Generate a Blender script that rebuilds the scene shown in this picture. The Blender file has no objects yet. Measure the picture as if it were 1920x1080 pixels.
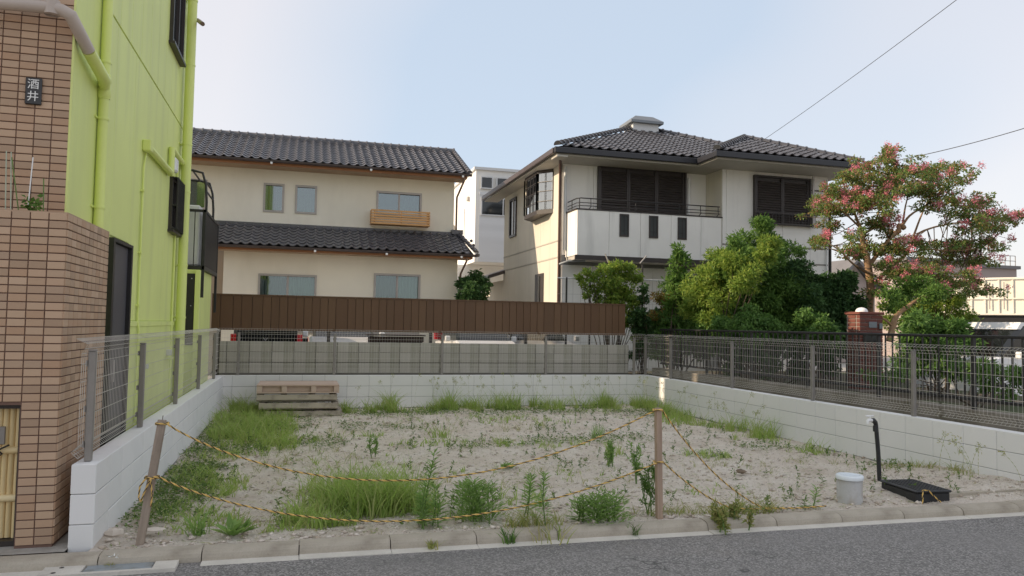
import bpy, math, random
import numpy as np
from math import radians, sin, cos, pi
from mathutils import Matrix, Vector, noise
random.seed(7)
RNG = np.random.default_rng(11)
SC = bpy.context.scene
COL = SC.collection

# ------------------------------------------------------------------ camera
# world: X runs along the street, Y runs into the lot, Z up, kerb top = 0
CAM_H = 1.52
FPX = 1415.0
YAW, PITCH, ROLL = radians(15.58), radians(2.83), radians(0.985)
FW = Vector((sin(YAW) * cos(PITCH), cos(YAW) * cos(PITCH), sin(PITCH)))
R0 = Vector((cos(YAW), -sin(YAW), 0.0))
U0 = R0.cross(FW)
RT = cos(ROLL) * R0 + sin(ROLL) * U0
UP = -sin(ROLL) * R0 + cos(ROLL) * U0
cam_data = bpy.data.cameras.new('camera')
cam_data.sensor_width = 36.0
cam_data.lens = FPX / 1920.0 * 36.0
cam_data.clip_start = 0.05
cam_data.clip_end = 3000.0
cam = bpy.data.objects.new('camera', cam_data)
COL.objects.link(cam)
cam.matrix_world = Matrix(((RT.x, UP.x, -FW.x, 0), (RT.y, UP.y, -FW.y, 0), (RT.z, UP.z, -FW.z, CAM_H), (0, 0, 0, 1)))
SC.camera = cam

# ------------------------------------------------------------------ sky and sun
SUN_EL, SUN_AZ = radians(24.0), radians(-80.0)      # azimuth measured from +Y towards +X
world = bpy.data.worlds.new('World')
SC.world = world
world.use_nodes = True
wn, wl = world.node_tree.nodes, world.node_tree.links
wn.clear()
w_out = wn.new('ShaderNodeOutputWorld')
w_bg = wn.new('ShaderNodeBackground')
w_sky = wn.new('ShaderNodeTexSky')
w_sky.sky_type = 'NISHITA'
w_sky.sun_disc = False
w_sky.sun_elevation = SUN_EL
w_sky.sun_rotation = SUN_AZ
w_sky.air_density = 1.0
w_sky.dust_density = 1.6
w_sky.ozone_density = 1.0
w_tc = wn.new('ShaderNodeTexCoord')
w_map = wn.new('ShaderNodeMapping')
w_map.inputs['Scale'].default_value = (1.0, 1.0, 1.6)
w_map.inputs['Location'].default_value = (-2.11, -3.17, -0.83)
w_noise = wn.new('ShaderNodeTexNoise')
w_noise.inputs['Scale'].default_value = 1.15
w_noise.inputs['Detail'].default_value = 1.6
w_noise.inputs['Roughness'].default_value = 0.55
w_ramp = wn.new('ShaderNodeValToRGB')                     # haze: blue grey to pinkish grey cloud
w_ramp.color_ramp.elements[0].position = 0.38
w_ramp.color_ramp.elements[0].color = (0.224, 0.256, 0.298, 1)
w_ramp.color_ramp.elements[1].position = 0.60
w_ramp.color_ramp.elements[1].color = (0.318, 0.303, 0.303, 1)
w_gain = wn.new('ShaderNodeMix')
w_gain.data_type = 'RGBA'
w_gain.blend_type = 'MULTIPLY'
w_gain.inputs['Factor'].default_value = 1.0
w_gain.inputs['B'].default_value = (12.0, 12.0, 12.0, 1)
w_mix = wn.new('ShaderNodeMix')
w_mix.data_type = 'RGBA'
w_mix.inputs['Factor'].default_value = 0.80
wl.new(w_tc.outputs['Generated'], w_map.inputs['Vector'])
wl.new(w_map.outputs['Vector'], w_noise.inputs['Vector'])
wl.new(w_noise.outputs['Fac'], w_ramp.inputs['Fac'])
wl.new(w_ramp.outputs['Color'], w_gain.inputs['A'])
wl.new(w_gain.outputs['Result'], w_mix.inputs['B'])
wl.new(w_sky.outputs['Color'], w_mix.inputs['A'])
wl.new(w_mix.outputs['Result'], w_bg.inputs['Color'])
w_bg.inputs['Strength'].default_value = 0.10
wl.new(w_bg.outputs['Background'], w_out.inputs['Surface'])

sun_data = bpy.data.lights.new('sun', 'SUN')
sun_data.energy = 2.2
sun_data.angle = radians(0.6)
sun_data.color = (1.0, 0.80, 0.58)
sun = bpy.data.objects.new('sun', sun_data)
COL.objects.link(sun)
sdir = Vector((sin(SUN_AZ) * cos(SUN_EL), cos(SUN_AZ) * cos(SUN_EL), sin(SUN_EL)))
sun.rotation_euler = sdir.to_track_quat('Z', 'Y').to_euler()
sun.location = sdir * 60

SC.view_settings.view_transform = 'Standard'
SC.view_settings.look = 'None'
SC.view_settings.exposure = 1.28
SC.view_settings.gamma = 1.0
SC.view_settings.use_curve_mapping = False
SC.render.engine = 'CYCLES'
SC.cycles.max_bounces = 9
SC.cycles.diffuse_bounces = 6
SC.cycles.transparent_max_bounces = 8
SC.cycles.use_denoising = True


# ------------------------------------------------------------------ helpers
def ray(x, y):
    return FW + RT * ((x - 960) / FPX) - UP * ((y - 540) / FPX)


def at(x, y, X=None, Y=None, Z=None):
    """the place in the world where the sight line of a photo pixel meets the plane X, Y or Z = value"""
    d = ray(x, y)
    if X is not None:
        t = X / d.x
    elif Y is not None:
        t = Y / d.y
    else:
        t = (Z - CAM_H) / d.z
    return Vector((0, 0, CAM_H)) + d * t


class MB:
    """collects shapes in world coordinates into one mesh"""
    def __init__(s):
        s.v, s.f, s.sm = [], [], []

    def add(s, vs, fs, smooth=False):
        o = len(s.v)
        s.v += [tuple(p) for p in vs]
        s.f += [tuple(i + o for i in f) for f in fs]
        s.sm += [smooth] * len(fs)
        return s

    def box(s, a, b):
        x0, y0, z0 = a
        x1, y1, z1 = b
        x0, x1 = min(x0, x1), max(x0, x1)
        y0, y1 = min(y0, y1), max(y0, y1)
        z0, z1 = min(z0, z1), max(z0, z1)
        return s.add([(x0, y0, z0), (x1, y0, z0), (x1, y1, z0), (x0, y1, z0), (x0, y0, z1), (x1, y0, z1), (x1, y1, z1), (x0, y1, z1)],
                     [(0, 3, 2, 1), (4, 5, 6, 7), (0, 1, 5, 4), (1, 2, 6, 5), (2, 3, 7, 6), (3, 0, 4, 7)])

    def cbox(s, a, b, c=0.004):
        """box with chamfered edges"""
        lo = [min(a[i], b[i]) for i in range(3)]
        hi = [max(a[i], b[i]) for i in range(3)]
        vs, idx = [], {}
        for sx in (0, 1):
            for sy in (0, 1):
                for sz in (0, 1):
                    p = [hi[i] if (sx, sy, sz)[i] else lo[i] for i in range(3)]
                    q = [-c if (sx, sy, sz)[i] else c for i in range(3)]
                    for k in range(3):
                        idx[(sx, sy, sz, k)] = len(vs)
                        vs.append(tuple(p[i] + (0 if i == k else q[i]) for i in range(3)))
        fs = []
        for k in range(3):
            o = [i for i in range(3) if i != k]
            for e in (0, 1):
                def key(u, w):
                    t = [0, 0, 0]; t[k] = e; t[o[0]] = u; t[o[1]] = w
                    return idx[(t[0], t[1], t[2], k)]
                q = [key(0, 0), key(1, 0), key(1, 1), key(0, 1)]
                flip = (e == 0) if k != 1 else (e == 1)
                fs.append(tuple(reversed(q)) if flip else tuple(q))
            for u in (0, 1):
                for w in (0, 1):
                    t0 = [0, 0, 0]; t0[o[0]] = u; t0[o[1]] = w; t1 = list(t0); t1[k] = 1
                    fs.append((idx[(*t0, o[0])], idx[(*t0, o[1])], idx[(*t1, o[1])], idx[(*t1, o[0])]))
        for sx in (0, 1):
            for sy in (0, 1):
                for sz in (0, 1):
                    fs.append((idx[(sx, sy, sz, 0)], idx[(sx, sy, sz, 1)], idx[(sx, sy, sz, 2)]))
        return s.add(vs, fs)

    def tube(s, pts, r, n=8, smooth=True, cap=True):
        pts = [Vector(p) for p in pts]
        rs = r if isinstance(r, (list, tuple)) else [r] * len(pts)
        vs, fs = [], []
        prev = None
        for i, p in enumerate(pts):
            d = (pts[min(i + 1, len(pts) - 1)] - pts[max(i - 1, 0)])
            if d.length < 1e-9:
                d = Vector((0, 0, 1))
            d.normalize()
            if prev is None:
                a = d.orthogonal().normalized()
            else:
                a = prev - d * prev.dot(d)
                a = a.normalized() if a.length > 1e-6 else d.orthogonal().normalized()
            prev = a
            b = d.cross(a)
            for k in range(n):
                t = 2 * pi * k / n
                vs.append(p + (a * cos(t) + b * sin(t)) * rs[i])
        for i in range(len(pts) - 1):
            for k in range(n):
                k2 = (k + 1) % n
                fs.append((i * n + k, i * n + k2, (i + 1) * n + k2, (i + 1) * n + k))
        s.add(vs, fs, smooth)
        if cap:
            o = len(vs)
            s.add(vs[:n], [tuple(reversed(range(n)))])
            s.add(vs[-n:], [tuple(range(n))])
        return s

    def prism(s, prof, a0, a1, axis):
        """profile (list of 2D points) pushed along an axis; the 2D plane is the other two axes in order"""
        n = len(prof)
        def p3(q, t):
            if axis == 0: return (t, q[0], q[1])
            if axis == 1: return (q[0], t, q[1])
            return (q[0], q[1], t)
        vs = [p3(q, a0) for q in prof] + [p3(q, a1) for q in prof]
        fs = [tuple(range(n)), tuple(reversed(range(n, 2 * n)))]
        fs += [(i, i + n, (i + 1) % n + n, (i + 1) % n) for i in range(n)]
        return s.add(vs, fs)

    def lathe(s, c, prof, n=20, smooth=True):
        vs, fs = [], []
        for r, z in prof:
            for k in range(n):
                t = 2 * pi * k / n
                vs.append((c[0] + r * cos(t), c[1] + r * sin(t), c[2] + z))
        for i in range(len(prof) - 1):
            for k in range(n):
                k2 = (k + 1) % n
                fs.append((i * n + k, i * n + k2, (i + 1) * n + k2, (i + 1) * n + k))
        s.add(vs, fs, smooth)
        o = (len(prof) - 1) * n
        s.add(vs[o:], [tuple(range(n))])
        return s

    def mesh(s, name):
        m = bpy.data.meshes.new(name)
        m.from_pydata(s.v, [], s.f)
        m.polygons.foreach_set('use_smooth', s.sm)
        m.update()
        return m

    def build(s, name, mat, parent=None, mtx=None):
        return link(name, s.mesh(name), mat, parent, mtx)


def link(name, mesh, mat, parent=None, mtx=None):
    o = bpy.data.objects.new(name, mesh)
    COL.objects.link(o)
    if mat is not None and len(mesh.materials) == 0:
        mesh.materials.append(M[mat])
    if parent is not None:
        o.parent = parent
        o.matrix_parent_inverse = wmat(parent).inverted()
    if mtx is not None:
        o.matrix_basis = mtx
    return o


def wmat(o):
    return (wmat(o.parent) @ o.matrix_parent_inverse @ o.matrix_basis) if o.parent else o.matrix_basis.copy()


def fast_mesh(name, verts, quads=None, tris=None, smooth=False):
    m = bpy.data.meshes.new(name)
    verts = np.asarray(verts, dtype=np.float32)
    nq = 0 if quads is None else len(quads)
    nt = 0 if tris is None else len(tris)
    loops = []
    if nq: loops.append(np.asarray(quads, dtype=np.int32).ravel())
    if nt: loops.append(np.asarray(tris, dtype=np.int32).ravel())
    loops = np.concatenate(loops)
    m.vertices.add(len(verts))
    m.vertices.foreach_set('co', verts.ravel())
    m.loops.add(len(loops))
    m.loops.foreach_set('vertex_index', loops)
    m.polygons.add(nq + nt)
    starts = np.concatenate([np.arange(nq) * 4, nq * 4 + np.arange(nt) * 3]).astype(np.int32)
    m.polygons.foreach_set('loop_start', starts)
    if smooth:
        m.polygons.foreach_set('use_smooth', np.ones(nq + nt, dtype=bool))
    m.update(calc_edges=True)
    return m


def thing(name, label, cat, loc, group=None):
    o = bpy.data.objects.new(name, None)
    o.empty_display_size = 0.1
    COL.objects.link(o)
    o.matrix_basis = Matrix.Translation(Vector(loc))
    o['label'] = label
    o['category'] = cat
    if group: o['group'] = group
    return o


def tag(o, label, cat, group=None):
    o['label'] = label
    o['category'] = cat
    if group: o['group'] = group
    return o


def struct(o, kind='structure'):
    o['kind'] = kind
    return o


# ------------------------------------------------------------------ materials
M = {}


def new_mat(name):
    m = bpy.data.materials.new(name)
    m.use_nodes = True
    nt = m.node_tree
    nt.nodes.clear()
    out = nt.nodes.new('ShaderNodeOutputMaterial')
    M[name] = m
    return nt, out


def mixc(nt, a, b, fac, mode='MIX'):
    n = nt.nodes.new('ShaderNodeMix')
    n.data_type = 'RGBA'
    n.blend_type = mode
    for key, v in (('A', a), ('B', b)):
        if isinstance(v, (tuple, list)):
            n.inputs[key].default_value = (v[0], v[1], v[2], 1)
        else:
            nt.links.new(v, n.inputs[key])
    if isinstance(fac, (int, float)):
        n.inputs['Factor'].default_value = fac
    else:
        nt.links.new(fac, n.inputs['Factor'])
    return n.outputs['Result']


def ramp(nt, sock, p0, p1, c0=0.0, c1=1.0):
    n = nt.nodes.new('ShaderNodeMapRange')
    n.inputs['From Min'].default_value = p0
    n.inputs['From Max'].default_value = p1
    n.inputs['To Min'].default_value = c0
    n.inputs['To Max'].default_value = c1
    nt.links.new(sock, n.inputs['Value'])
    return n.outputs['Result']


def nz(nt, co, scale, detail=4.0, rough=0.55, stretch=None):
    if stretch:
        mp = nt.nodes.new('ShaderNodeMapping')
        mp.inputs['Scale'].default_value = stretch
        nt.links.new(co, mp.inputs['Vector'])
        co = mp.outputs['Vector']
    n = nt.nodes.new('ShaderNodeTexNoise')
    n.inputs['Scale'].default_value = scale
    n.inputs['Detail'].default_value = detail
    n.inputs['Roughness'].default_value = rough
    nt.links.new(co, n.inputs['Vector'])
    return n.outputs['Fac']


def pieces_random(nt):
    """a number for each separate piece, whether a piece is an object of its own or an island of a joined mesh"""
    oi = nt.nodes.new('ShaderNodeObjectInfo')
    ge = nt.nodes.new('ShaderNodeNewGeometry')
    ad = nt.nodes.new('ShaderNodeMath'); ad.operation = 'ADD'
    fr = nt.nodes.new('ShaderNodeMath'); fr.operation = 'FRACT'
    nt.links.new(oi.outputs['Random'], ad.inputs[0])
    nt.links.new(ge.outputs['Random Per Island'], ad.inputs[1])
    nt.links.new(ad.outputs[0], fr.inputs[0])
    return fr.outputs[0]


def surf(name, base, rough=0.7, var=0.12, scale=3.0, fine=60.0, fvar=0.06, bump=0.0, bscale=60.0, metal=0.0, spec=0.4,
         stain=None, stain_p=(0.55, 0.75), stain_s=1.2, stain_stretch=None, piece=None, stretch=None, coat=0.0):
    nt, out = new_mat(name)
    p = nt.nodes.new('ShaderNodeBsdfPrincipled')
    tc = nt.nodes.new('ShaderNodeTexCoord')
    co = tc.outputs['Object']
    b = Vector(base)
    c = mixc(nt, tuple(b * (1 - var)), tuple(b * (1 + var)), ramp(nt, nz(nt, co, scale, stretch=stretch), 0.3, 0.7))
    if fvar:
        c = mixc(nt, c, tuple(b * (1 - fvar * 3)), ramp(nt, nz(nt, co, fine, 3.0, 0.6, stretch), 0.5, 0.8, 0, 0.6))
    if piece:
        r = pieces_random(nt)
        cols = piece
        cur = cols[0]
        for k in range(1, len(cols)):
            cur = mixc(nt, cur, cols[k], ramp(nt, r, (k - 0.75) / len(cols), (k + 0.25) / len(cols)))
        c = mixc(nt, c, cur, 0.7)
    if stain:
        c = mixc(nt, c, stain, ramp(nt, nz(nt, co, stain_s, 5.0, 0.6, stain_stretch), stain_p[0], stain_p[1], 0, 0.85))
    nt.links.new(c, p.inputs['Base Color'])
    p.inputs['Roughness'].default_value = rough
    p.inputs['Metallic'].default_value = metal
    p.inputs['Specular IOR Level'].default_value = spec
    if coat:
        p.inputs['Coat Weight'].default_value = coat
        p.inputs['Coat Roughness'].default_value = 0.08
    if bump:
        bn = nt.nodes.new('ShaderNodeBump')
        bn.inputs['Strength'].default_value = bump
        bn.inputs['Distance'].default_value = 0.01
        nt.links.new(nz(nt, co, bscale, 5.0, 0.65, stretch), bn.inputs['Height'])
        nt.links.new(bn.outputs['Normal'], p.inputs['Normal'])
    nt.links.new(p.outputs['BSDF'], out.inputs['Surface'])
    return M[name]


def leafm(name, cols, trans=0.42, rough=0.55):
    nt, out = new_mat(name)
    ge = nt.nodes.new('ShaderNodeNewGeometry')
    cr = nt.nodes.new('ShaderNodeValToRGB')
    el = cr.color_ramp.elements
    while len(el) < len(cols):
        el.new(0.5)
    for i, c in enumerate(cols):
        el[i].position = i / (len(cols) - 1)
        el[i].color = (*c, 1)
    nt.links.new(ge.outputs['Random Per Island'], cr.inputs['Fac'])
    p = nt.nodes.new('ShaderNodeBsdfPrincipled')
    p.inputs['Roughness'].default_value = rough
    p.inputs['Specular IOR Level'].default_value = 0.3
    nt.links.new(cr.outputs['Color'], p.inputs['Base Color'])
    t = nt.nodes.new('ShaderNodeBsdfTranslucent')
    tcol = mixc(nt, cr.outputs['Color'], (0.9, 1.0, 0.35), 0.35, 'MULTIPLY')
    br = nt.nodes.new('ShaderNodeBrightContrast')
    br.inputs['Bright'].default_value = 0.02
    nt.links.new(tcol, br.inputs['Color'])
    nt.links.new(br.outputs['Color'], t.inputs['Color'])
    mx = nt.nodes.new('ShaderNodeMixShader')
    mx.inputs['Fac'].default_value = trans
    nt.links.new(p.outputs['BSDF'], mx.inputs[1])
    nt.links.new(t.outputs['BSDF'], mx.inputs[2])
    nt.links.new(mx.outputs['Shader'], out.inputs['Surface'])


def glassm(name, tint=(0.75, 0.85, 0.85), refl=0.16):
    nt, out = new_mat(name)
    tr = nt.nodes.new('ShaderNodeBsdfTransparent')
    tr.inputs['Color'].default_value = (*tint, 1)
    gl = nt.nodes.new('ShaderNodeBsdfGlossy')
    gl.inputs['Roughness'].default_value = 0.03
    gl.inputs['Color'].default_value = (0.9, 0.95, 1.0, 1)
    lw = nt.nodes.new('ShaderNodeLayerWeight')
    lw.inputs['Blend'].default_value = 0.25
    f = ramp(nt, lw.outputs['Fresnel'], 0.0, 1.0, refl, 1.0)
    mx = nt.nodes.new('ShaderNodeMixShader')
    nt.links.new(f, mx.inputs['Fac'])
    nt.links.new(tr.outputs['BSDF'], mx.inputs[1])
    nt.links.new(gl.outputs['BSDF'], mx.inputs[2])
    nt.links.new(mx.outputs['Shader'], out.inputs['Surface'])


# ground surfaces
def asphalt():
    nt, out = new_mat('asphalt')
    p = nt.nodes.new('ShaderNodeBsdfPrincipled')
    tc = nt.nodes.new('ShaderNodeTexCoord'); co = tc.outputs['Object']
    vo = nt.nodes.new('ShaderNodeTexVoronoi')
    vo.inputs['Scale'].default_value = 95.0
    nt.links.new(co, vo.inputs['Vector'])
    sp = nt.nodes.new('ShaderNodeSeparateColor')
    nt.links.new(vo.outputs['Color'], sp.inputs['Color'])
    c = mixc(nt, (0.13, 0.124, 0.118), (0.40, 0.38, 0.36), ramp(nt, sp.outputs['Red'], 0.35, 1.0))
    c = mixc(nt, c, (0.23, 0.218, 0.208), ramp(nt, nz(nt, co, 1.1, 4), 0.35, 0.7, 0.1, 0.55))
    c = mixc(nt, c, (0.09, 0.088, 0.088), ramp(nt, nz(nt, co, 0.6, 3, 0.5, (0.35, 2.5, 1)), 0.58, 0.8, 0, 0.5))
    ck = nt.nodes.new('ShaderNodeTexVoronoi'); ck.feature = 'DISTANCE_TO_EDGE'
    ck.inputs['Scale'].default_value = 0.75
    wv = nt.nodes.new('ShaderNodeVectorMath'); wv.operation = 'ADD'
    wn_ = nt.nodes.new('ShaderNodeTexNoise'); wn_.inputs['Scale'].default_value = 3.0
    nt.links.new(co, wn_.inputs['Vector'])
    nt.links.new(co, wv.inputs[0]); nt.links.new(wn_.outputs['Color'], wv.inputs[1])
    nt.links.new(wv.outputs[0], ck.inputs['Vector'])
    mk = nt.nodes.new('ShaderNodeMath'); mk.operation = 'MULTIPLY'
    nt.links.new(ramp(nt, ck.outputs['Distance'], 0.004, 0.012, 1.0, 0.0), mk.inputs[0])
    nt.links.new(ramp(nt, nz(nt, co, 0.5, 2), 0.52, 0.60, 0.0, 0.7), mk.inputs[1])
    c = mixc(nt, c, (0.05, 0.048, 0.045), mk.outputs[0])
    c = mixc(nt, c, (0.30, 0.265, 0.235), ramp(nt, nz(nt, co, 0.45, 4, 0.6), 0.55, 0.72, 0, 0.45))
    nt.links.new(c, p.inputs['Base Color'])
    p.inputs['Roughness'].default_value = 0.85
    bn = nt.nodes.new('ShaderNodeBump')
    bn.inputs['Strength'].default_value = 0.7
    bn.inputs['Distance'].default_value = 0.006
    nt.links.new(vo.outputs['Distance'], bn.inputs['Height'])
    nt.links.new(bn.outputs['Normal'], p.inputs['Normal'])
    nt.links.new(p.outputs['BSDF'], out.inputs['Surface'])


def soil():
    nt, out = new_mat('soil')
    p = nt.nodes.new('ShaderNodeBsdfPrincipled')
    tc = nt.nodes.new('ShaderNodeTexCoord'); co = tc.outputs['Object']
    c = mixc(nt, (0.78, 0.68, 0.565), (0.92, 0.84, 0.735), ramp(nt, nz(nt, co, 2.2, 6, 0.65), 0.35, 0.65))
    c = mixc(nt, c, (0.58, 0.47, 0.37), ramp(nt, nz(nt, co, 1.3, 7, 0.7), 0.54, 0.72, 0, 0.75))
    c = mixc(nt, c, (0.46, 0.36, 0.275), ramp(nt, nz(nt, co, 15, 6, 0.75), 0.56, 0.68, 0, 0.75))
    c = mixc(nt, c, (0.84, 0.77, 0.69), ramp(nt, nz(nt, co, 45, 4, 0.65), 0.55, 0.68, 0, 0.8))
    c = mixc(nt, c, (0.33, 0.25, 0.185), ramp(nt, nz(nt, co, 70, 4, 0.7), 0.58, 0.68, 0, 0.7))
    nt.links.new(c, p.inputs['Base Color'])
    p.inputs['Roughness'].default_value = 0.95
    p.inputs['Specular IOR Level'].default_value = 0.15
    bn = nt.nodes.new('ShaderNodeBump')
    bn.inputs['Strength'].default_value = 1.0
    bn.inputs['Distance'].default_value = 0.045
    nt.links.new(nz(nt, co, 38, 6, 0.7), bn.inputs['Height'])
    nt.links.new(bn.outputs['Normal'], p.inputs['Normal'])
    nt.links.new(p.outputs['BSDF'], out.inputs['Surface'])


asphalt()
soil()
surf('earth', (0.10, 0.08, 0.055), 0.95, 0.25, 2.0, 30, 0.1, 0.6, 30, stain=(0.06, 0.09, 0.03), stain_p=(0.45, 0.6))
surf('kerb', (0.45, 0.40, 0.325), 0.9, 0.14, 3.0, 90, 0.10, 0.35, 120, stain=(0.26, 0.225, 0.175), stain_p=(0.5, 0.75), stain_s=3.0)
surf('apron', (0.62, 0.585, 0.52), 0.9, 0.12, 4.0, 90, 0.08, 0.25, 120, stain=(0.28, 0.26, 0.22), stain_p=(0.58, 0.75), stain_s=5)
surf('old_concrete', (0.40, 0.38, 0.345), 0.9, 0.15, 2.0, 70, 0.08, 0.3, 90, stain=(0.20, 0.18, 0.15), stain_p=(0.52, 0.72), stain_s=2.0)
surf('block', (0.80, 0.79, 0.775), 0.9, 0.05, 1.5, 120, 0.04, 0.25, 160, spec=0.2, stain=(0.66, 0.65, 0.62), stain_p=(0.52, 0.78), stain_s=1.3,
     piece=[(0.775, 0.77, 0.755), (0.81, 0.80, 0.785), (0.83, 0.82, 0.80), (0.79, 0.785, 0.765)])
surf('block_mortar', (0.30, 0.30, 0.30), 0.95, 0.1)
surf('old_block', (0.50, 0.475, 0.425), 0.95, 0.14, 2.5, 90, 0.10, 0.4, 110, spec=0.2, stain=(0.22, 0.215, 0.14), stain_p=(0.46, 0.60), stain_s=1.5,
     stain_stretch=(2.2, 1.0, 0.14), piece=[(0.44, 0.42, 0.37), (0.51, 0.48, 0.43), (0.56, 0.53, 0.475), (0.48, 0.455, 0.40)])
surf('old_mortar', (0.20, 0.19, 0.165), 0.95, 0.15)
surf('low_wall', (0.27, 0.24, 0.20), 0.95, 0.16, 2.0, 70, 0.10, 0.35, 90, stain=(0.15, 0.13, 0.09), stain_p=(0.45, 0.65), stain_s=1.5)
# building surfaces
surf('clay_tile', (0.44, 0.305, 0.205), 0.6, 0.08, 6, 90, 0.05, 0.12, 140, spec=0.35,
     piece=[(0.38, 0.26, 0.175), (0.50, 0.345, 0.23), (0.45, 0.28, 0.175), (0.60, 0.43, 0.30), (0.48, 0.30, 0.19), (0.41, 0.29, 0.205), (0.55, 0.385, 0.26)])
surf('tile_joint', (0.17, 0.105, 0.082), 0.95, 0.15)
surf('green_paint', (0.72, 0.79, 0.285), 0.55, 0.06, 0.7, 60, 0.02, 0.10, 40, spec=0.35, stain=(0.59, 0.645, 0.265), stain_p=(0.47, 0.78), stain_s=1.1, stain_stretch=(1, 3.2, 0.22))
surf('green_pipe', (0.72, 0.80, 0.255), 0.42, 0.04, 2, 50, 0.02, spec=0.5)
surf('beige_pipe', (0.47, 0.40, 0.35), 0.42, 0.05, 3, 50, 0.03, spec=0.5)
surf('grey_door', (0.072, 0.070, 0.080), 0.45, 0.06, 2, 60, 0.03, spec=0.5)
surf('black_metal', (0.018, 0.017, 0.017), 0.42, 0.2, 6, 60, 0.05, spec=0.5)
surf('dark_bronze', (0.035, 0.027, 0.024), 0.45, 0.15, 6, 60, 0.05, spec=0.5)
surf('bronze_slat', (0.062, 0.053, 0.050), 0.5, 0.15, 4, 60, 0.05, spec=0.45)
surf('fence_grey', (0.27, 0.25, 0.23), 0.45, 0.08, 8, 60, 0.04, metal=0.25, spec=0.5)
surf('fence_wire', (0.58, 0.55, 0.50), 0.4, 0.08, 8, 60, 0.0, metal=0.25, spec=0.5)
surf('brown_board', (0.135, 0.072, 0.036), 0.5, 0.10, 4, 50, 0.06, 0.05, 60, spec=0.4, stretch=(6, 6, 0.5),
     piece=[(0.120, 0.064, 0.032), (0.140, 0.075, 0.038), (0.155, 0.085, 0.043), (0.128, 0.066, 0.033)])
surf('cream_plaster', (0.84, 0.80, 0.69), 0.92, 0.04, 0.9, 60, 0.03, 0.25, 70, spec=0.2, stain=(0.73, 0.69, 0.59), stain_p=(0.50, 0.8), stain_s=0.7, stain_stretch=(1.4, 1, 0.4))
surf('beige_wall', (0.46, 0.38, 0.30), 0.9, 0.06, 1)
surf('soffit_brown', (0.40, 0.29, 0.20), 0.8, 0.08, 2)
surf('eave_wood', (0.33, 0.15, 0.068), 0.6, 0.12, 3, 40, 0.06, stretch=(0.4, 6, 6))
surf('slat_wood', (0.62, 0.35, 0.145), 0.55, 0.10, 3, 40, 0.06, stretch=(0.5, 6, 6))
surf('kawara', (0.098, 0.096, 0.106), 0.34, 0.10, 3, 50, 0.05, 0.06, 60, spec=0.6, piece=[(0.082, 0.080, 0.090), (0.104, 0.102, 0.112), (0.122, 0.118, 0.127), (0.090, 0.087, 0.096)])
surf('kawara_dark', (0.052, 0.052, 0.060), 0.30, 0.12, 3, 50, 0.05, 0.06, 60, spec=0.65, piece=[(0.045, 0.045, 0.052), (0.060, 0.060, 0.068), (0.072, 0.070, 0.078), (0.050, 0.049, 0.056)])
surf('roof_under', (0.05, 0.05, 0.053), 0.8, 0.1)
surf('gutter_brown', (0.075, 0.058, 0.056), 0.4, 0.08, 4, 60, 0.02, spec=0.5)
surf('gutter_navy', (0.014, 0.015, 0.021), 0.45, 0.08, 4, 60, 0.02, spec=0.6)
surf('pipe_brown', (0.085, 0.045, 0.035), 0.4, 0.08, 4, 60, 0.02, spec=0.5)
surf('downpipe', (0.20, 0.13, 0.10), 0.4, 0.08, 4, 60, 0.02, spec=0.5)
surf('alu_frame', (0.40, 0.37, 0.35), 0.4, 0.05, 4, 60, 0.02, metal=0.2, spec=0.5)
surf('alu_light', (0.60, 0.61, 0.61), 0.4, 0.05, 4, 60, 0.02, metal=0.15, spec=0.5)
surf('curtain', (0.46, 0.50, 0.45), 0.95, 0.08, 2, 30, 0.03, stretch=(9, 1, 0.3))
surf('curtain_green', (0.13, 0.175, 0.15), 0.95, 0.08, 2, 30, 0.03, stretch=(9, 1, 0.3))
surf('room_dark', (0.06, 0.065, 0.065), 0.9, 0.2, 2)
surf('white_panel', (0.82, 0.80, 0.765), 0.75, 0.035, 1.2, 60, 0.02, 0.12, 60, spec=0.25, stain=(0.58, 0.57, 0.545), stain_p=(0.55, 0.8), stain_s=1.0, stain_stretch=(2.0, 2.0, 0.3))
surf('ivory_panel', (0.66, 0.615, 0.53), 0.8, 0.04, 1.0, 60, 0.02, 0.15, 60, spec=0.25, stain=(0.55, 0.525, 0.46), stain_p=(0.5, 0.78), stain_s=1.0, stain_stretch=(2.4, 2.4, 0.25))
surf('soffit', (0.46, 0.435, 0.39), 0.85, 0.05)
surf('far_white', (0.78, 0.765, 0.73), 0.85, 0.04, 0.6, 30, 0.02)
surf('far_white_cool', (0.66, 0.67, 0.68), 0.85, 0.05, 0.6, 30, 0.02, stretch=(0.3, 0.3, 6))
surf('vent_grey', (0.20, 0.22, 0.24), 0.45, 0.06, 3, 30, 0.03, metal=0.3)
surf('white_plastic', (0.80, 0.80, 0.79), 0.4, 0.03, 3, 60, 0.02)
surf('cap_white', (0.78, 0.83, 0.86), 0.35, 0.03, 3, 60, 0.03)
surf('pvc_grey', (0.44, 0.43, 0.41), 0.6, 0.12, 5, 60, 0.06, stain=(0.33, 0.27, 0.20), stain_p=(0.5, 0.75), stain_s=9)
surf('black_plastic', (0.020, 0.021, 0.024), 0.38, 0.2, 20, 90, 0.05, 0.2, 90, spec=0.5)
surf('plate_steel', (0.33, 0.37, 0.40), 0.5, 0.10, 7, 60, 0.08, metal=0.35, stain=(0.20, 0.19, 0.16), stain_p=(0.5, 0.72), stain_s=8)
surf('bamboo', (0.78, 0.61, 0.33), 0.45, 0.10, 2.5, 40, 0.04, spec=0.45, stretch=(3, 3, 0.6), piece=[(0.74, 0.57, 0.29), (0.82, 0.66, 0.37), (0.78, 0.60, 0.31), (0.85, 0.71, 0.42)])
surf('stake_wood', (0.40, 0.29, 0.215), 0.85, 0.16, 4, 40, 0.10, 0.4, 50, stretch=(9, 9, 0.6), stain=(0.25, 0.175, 0.12), stain_p=(0.55, 0.75), stain_s=3)
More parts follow.
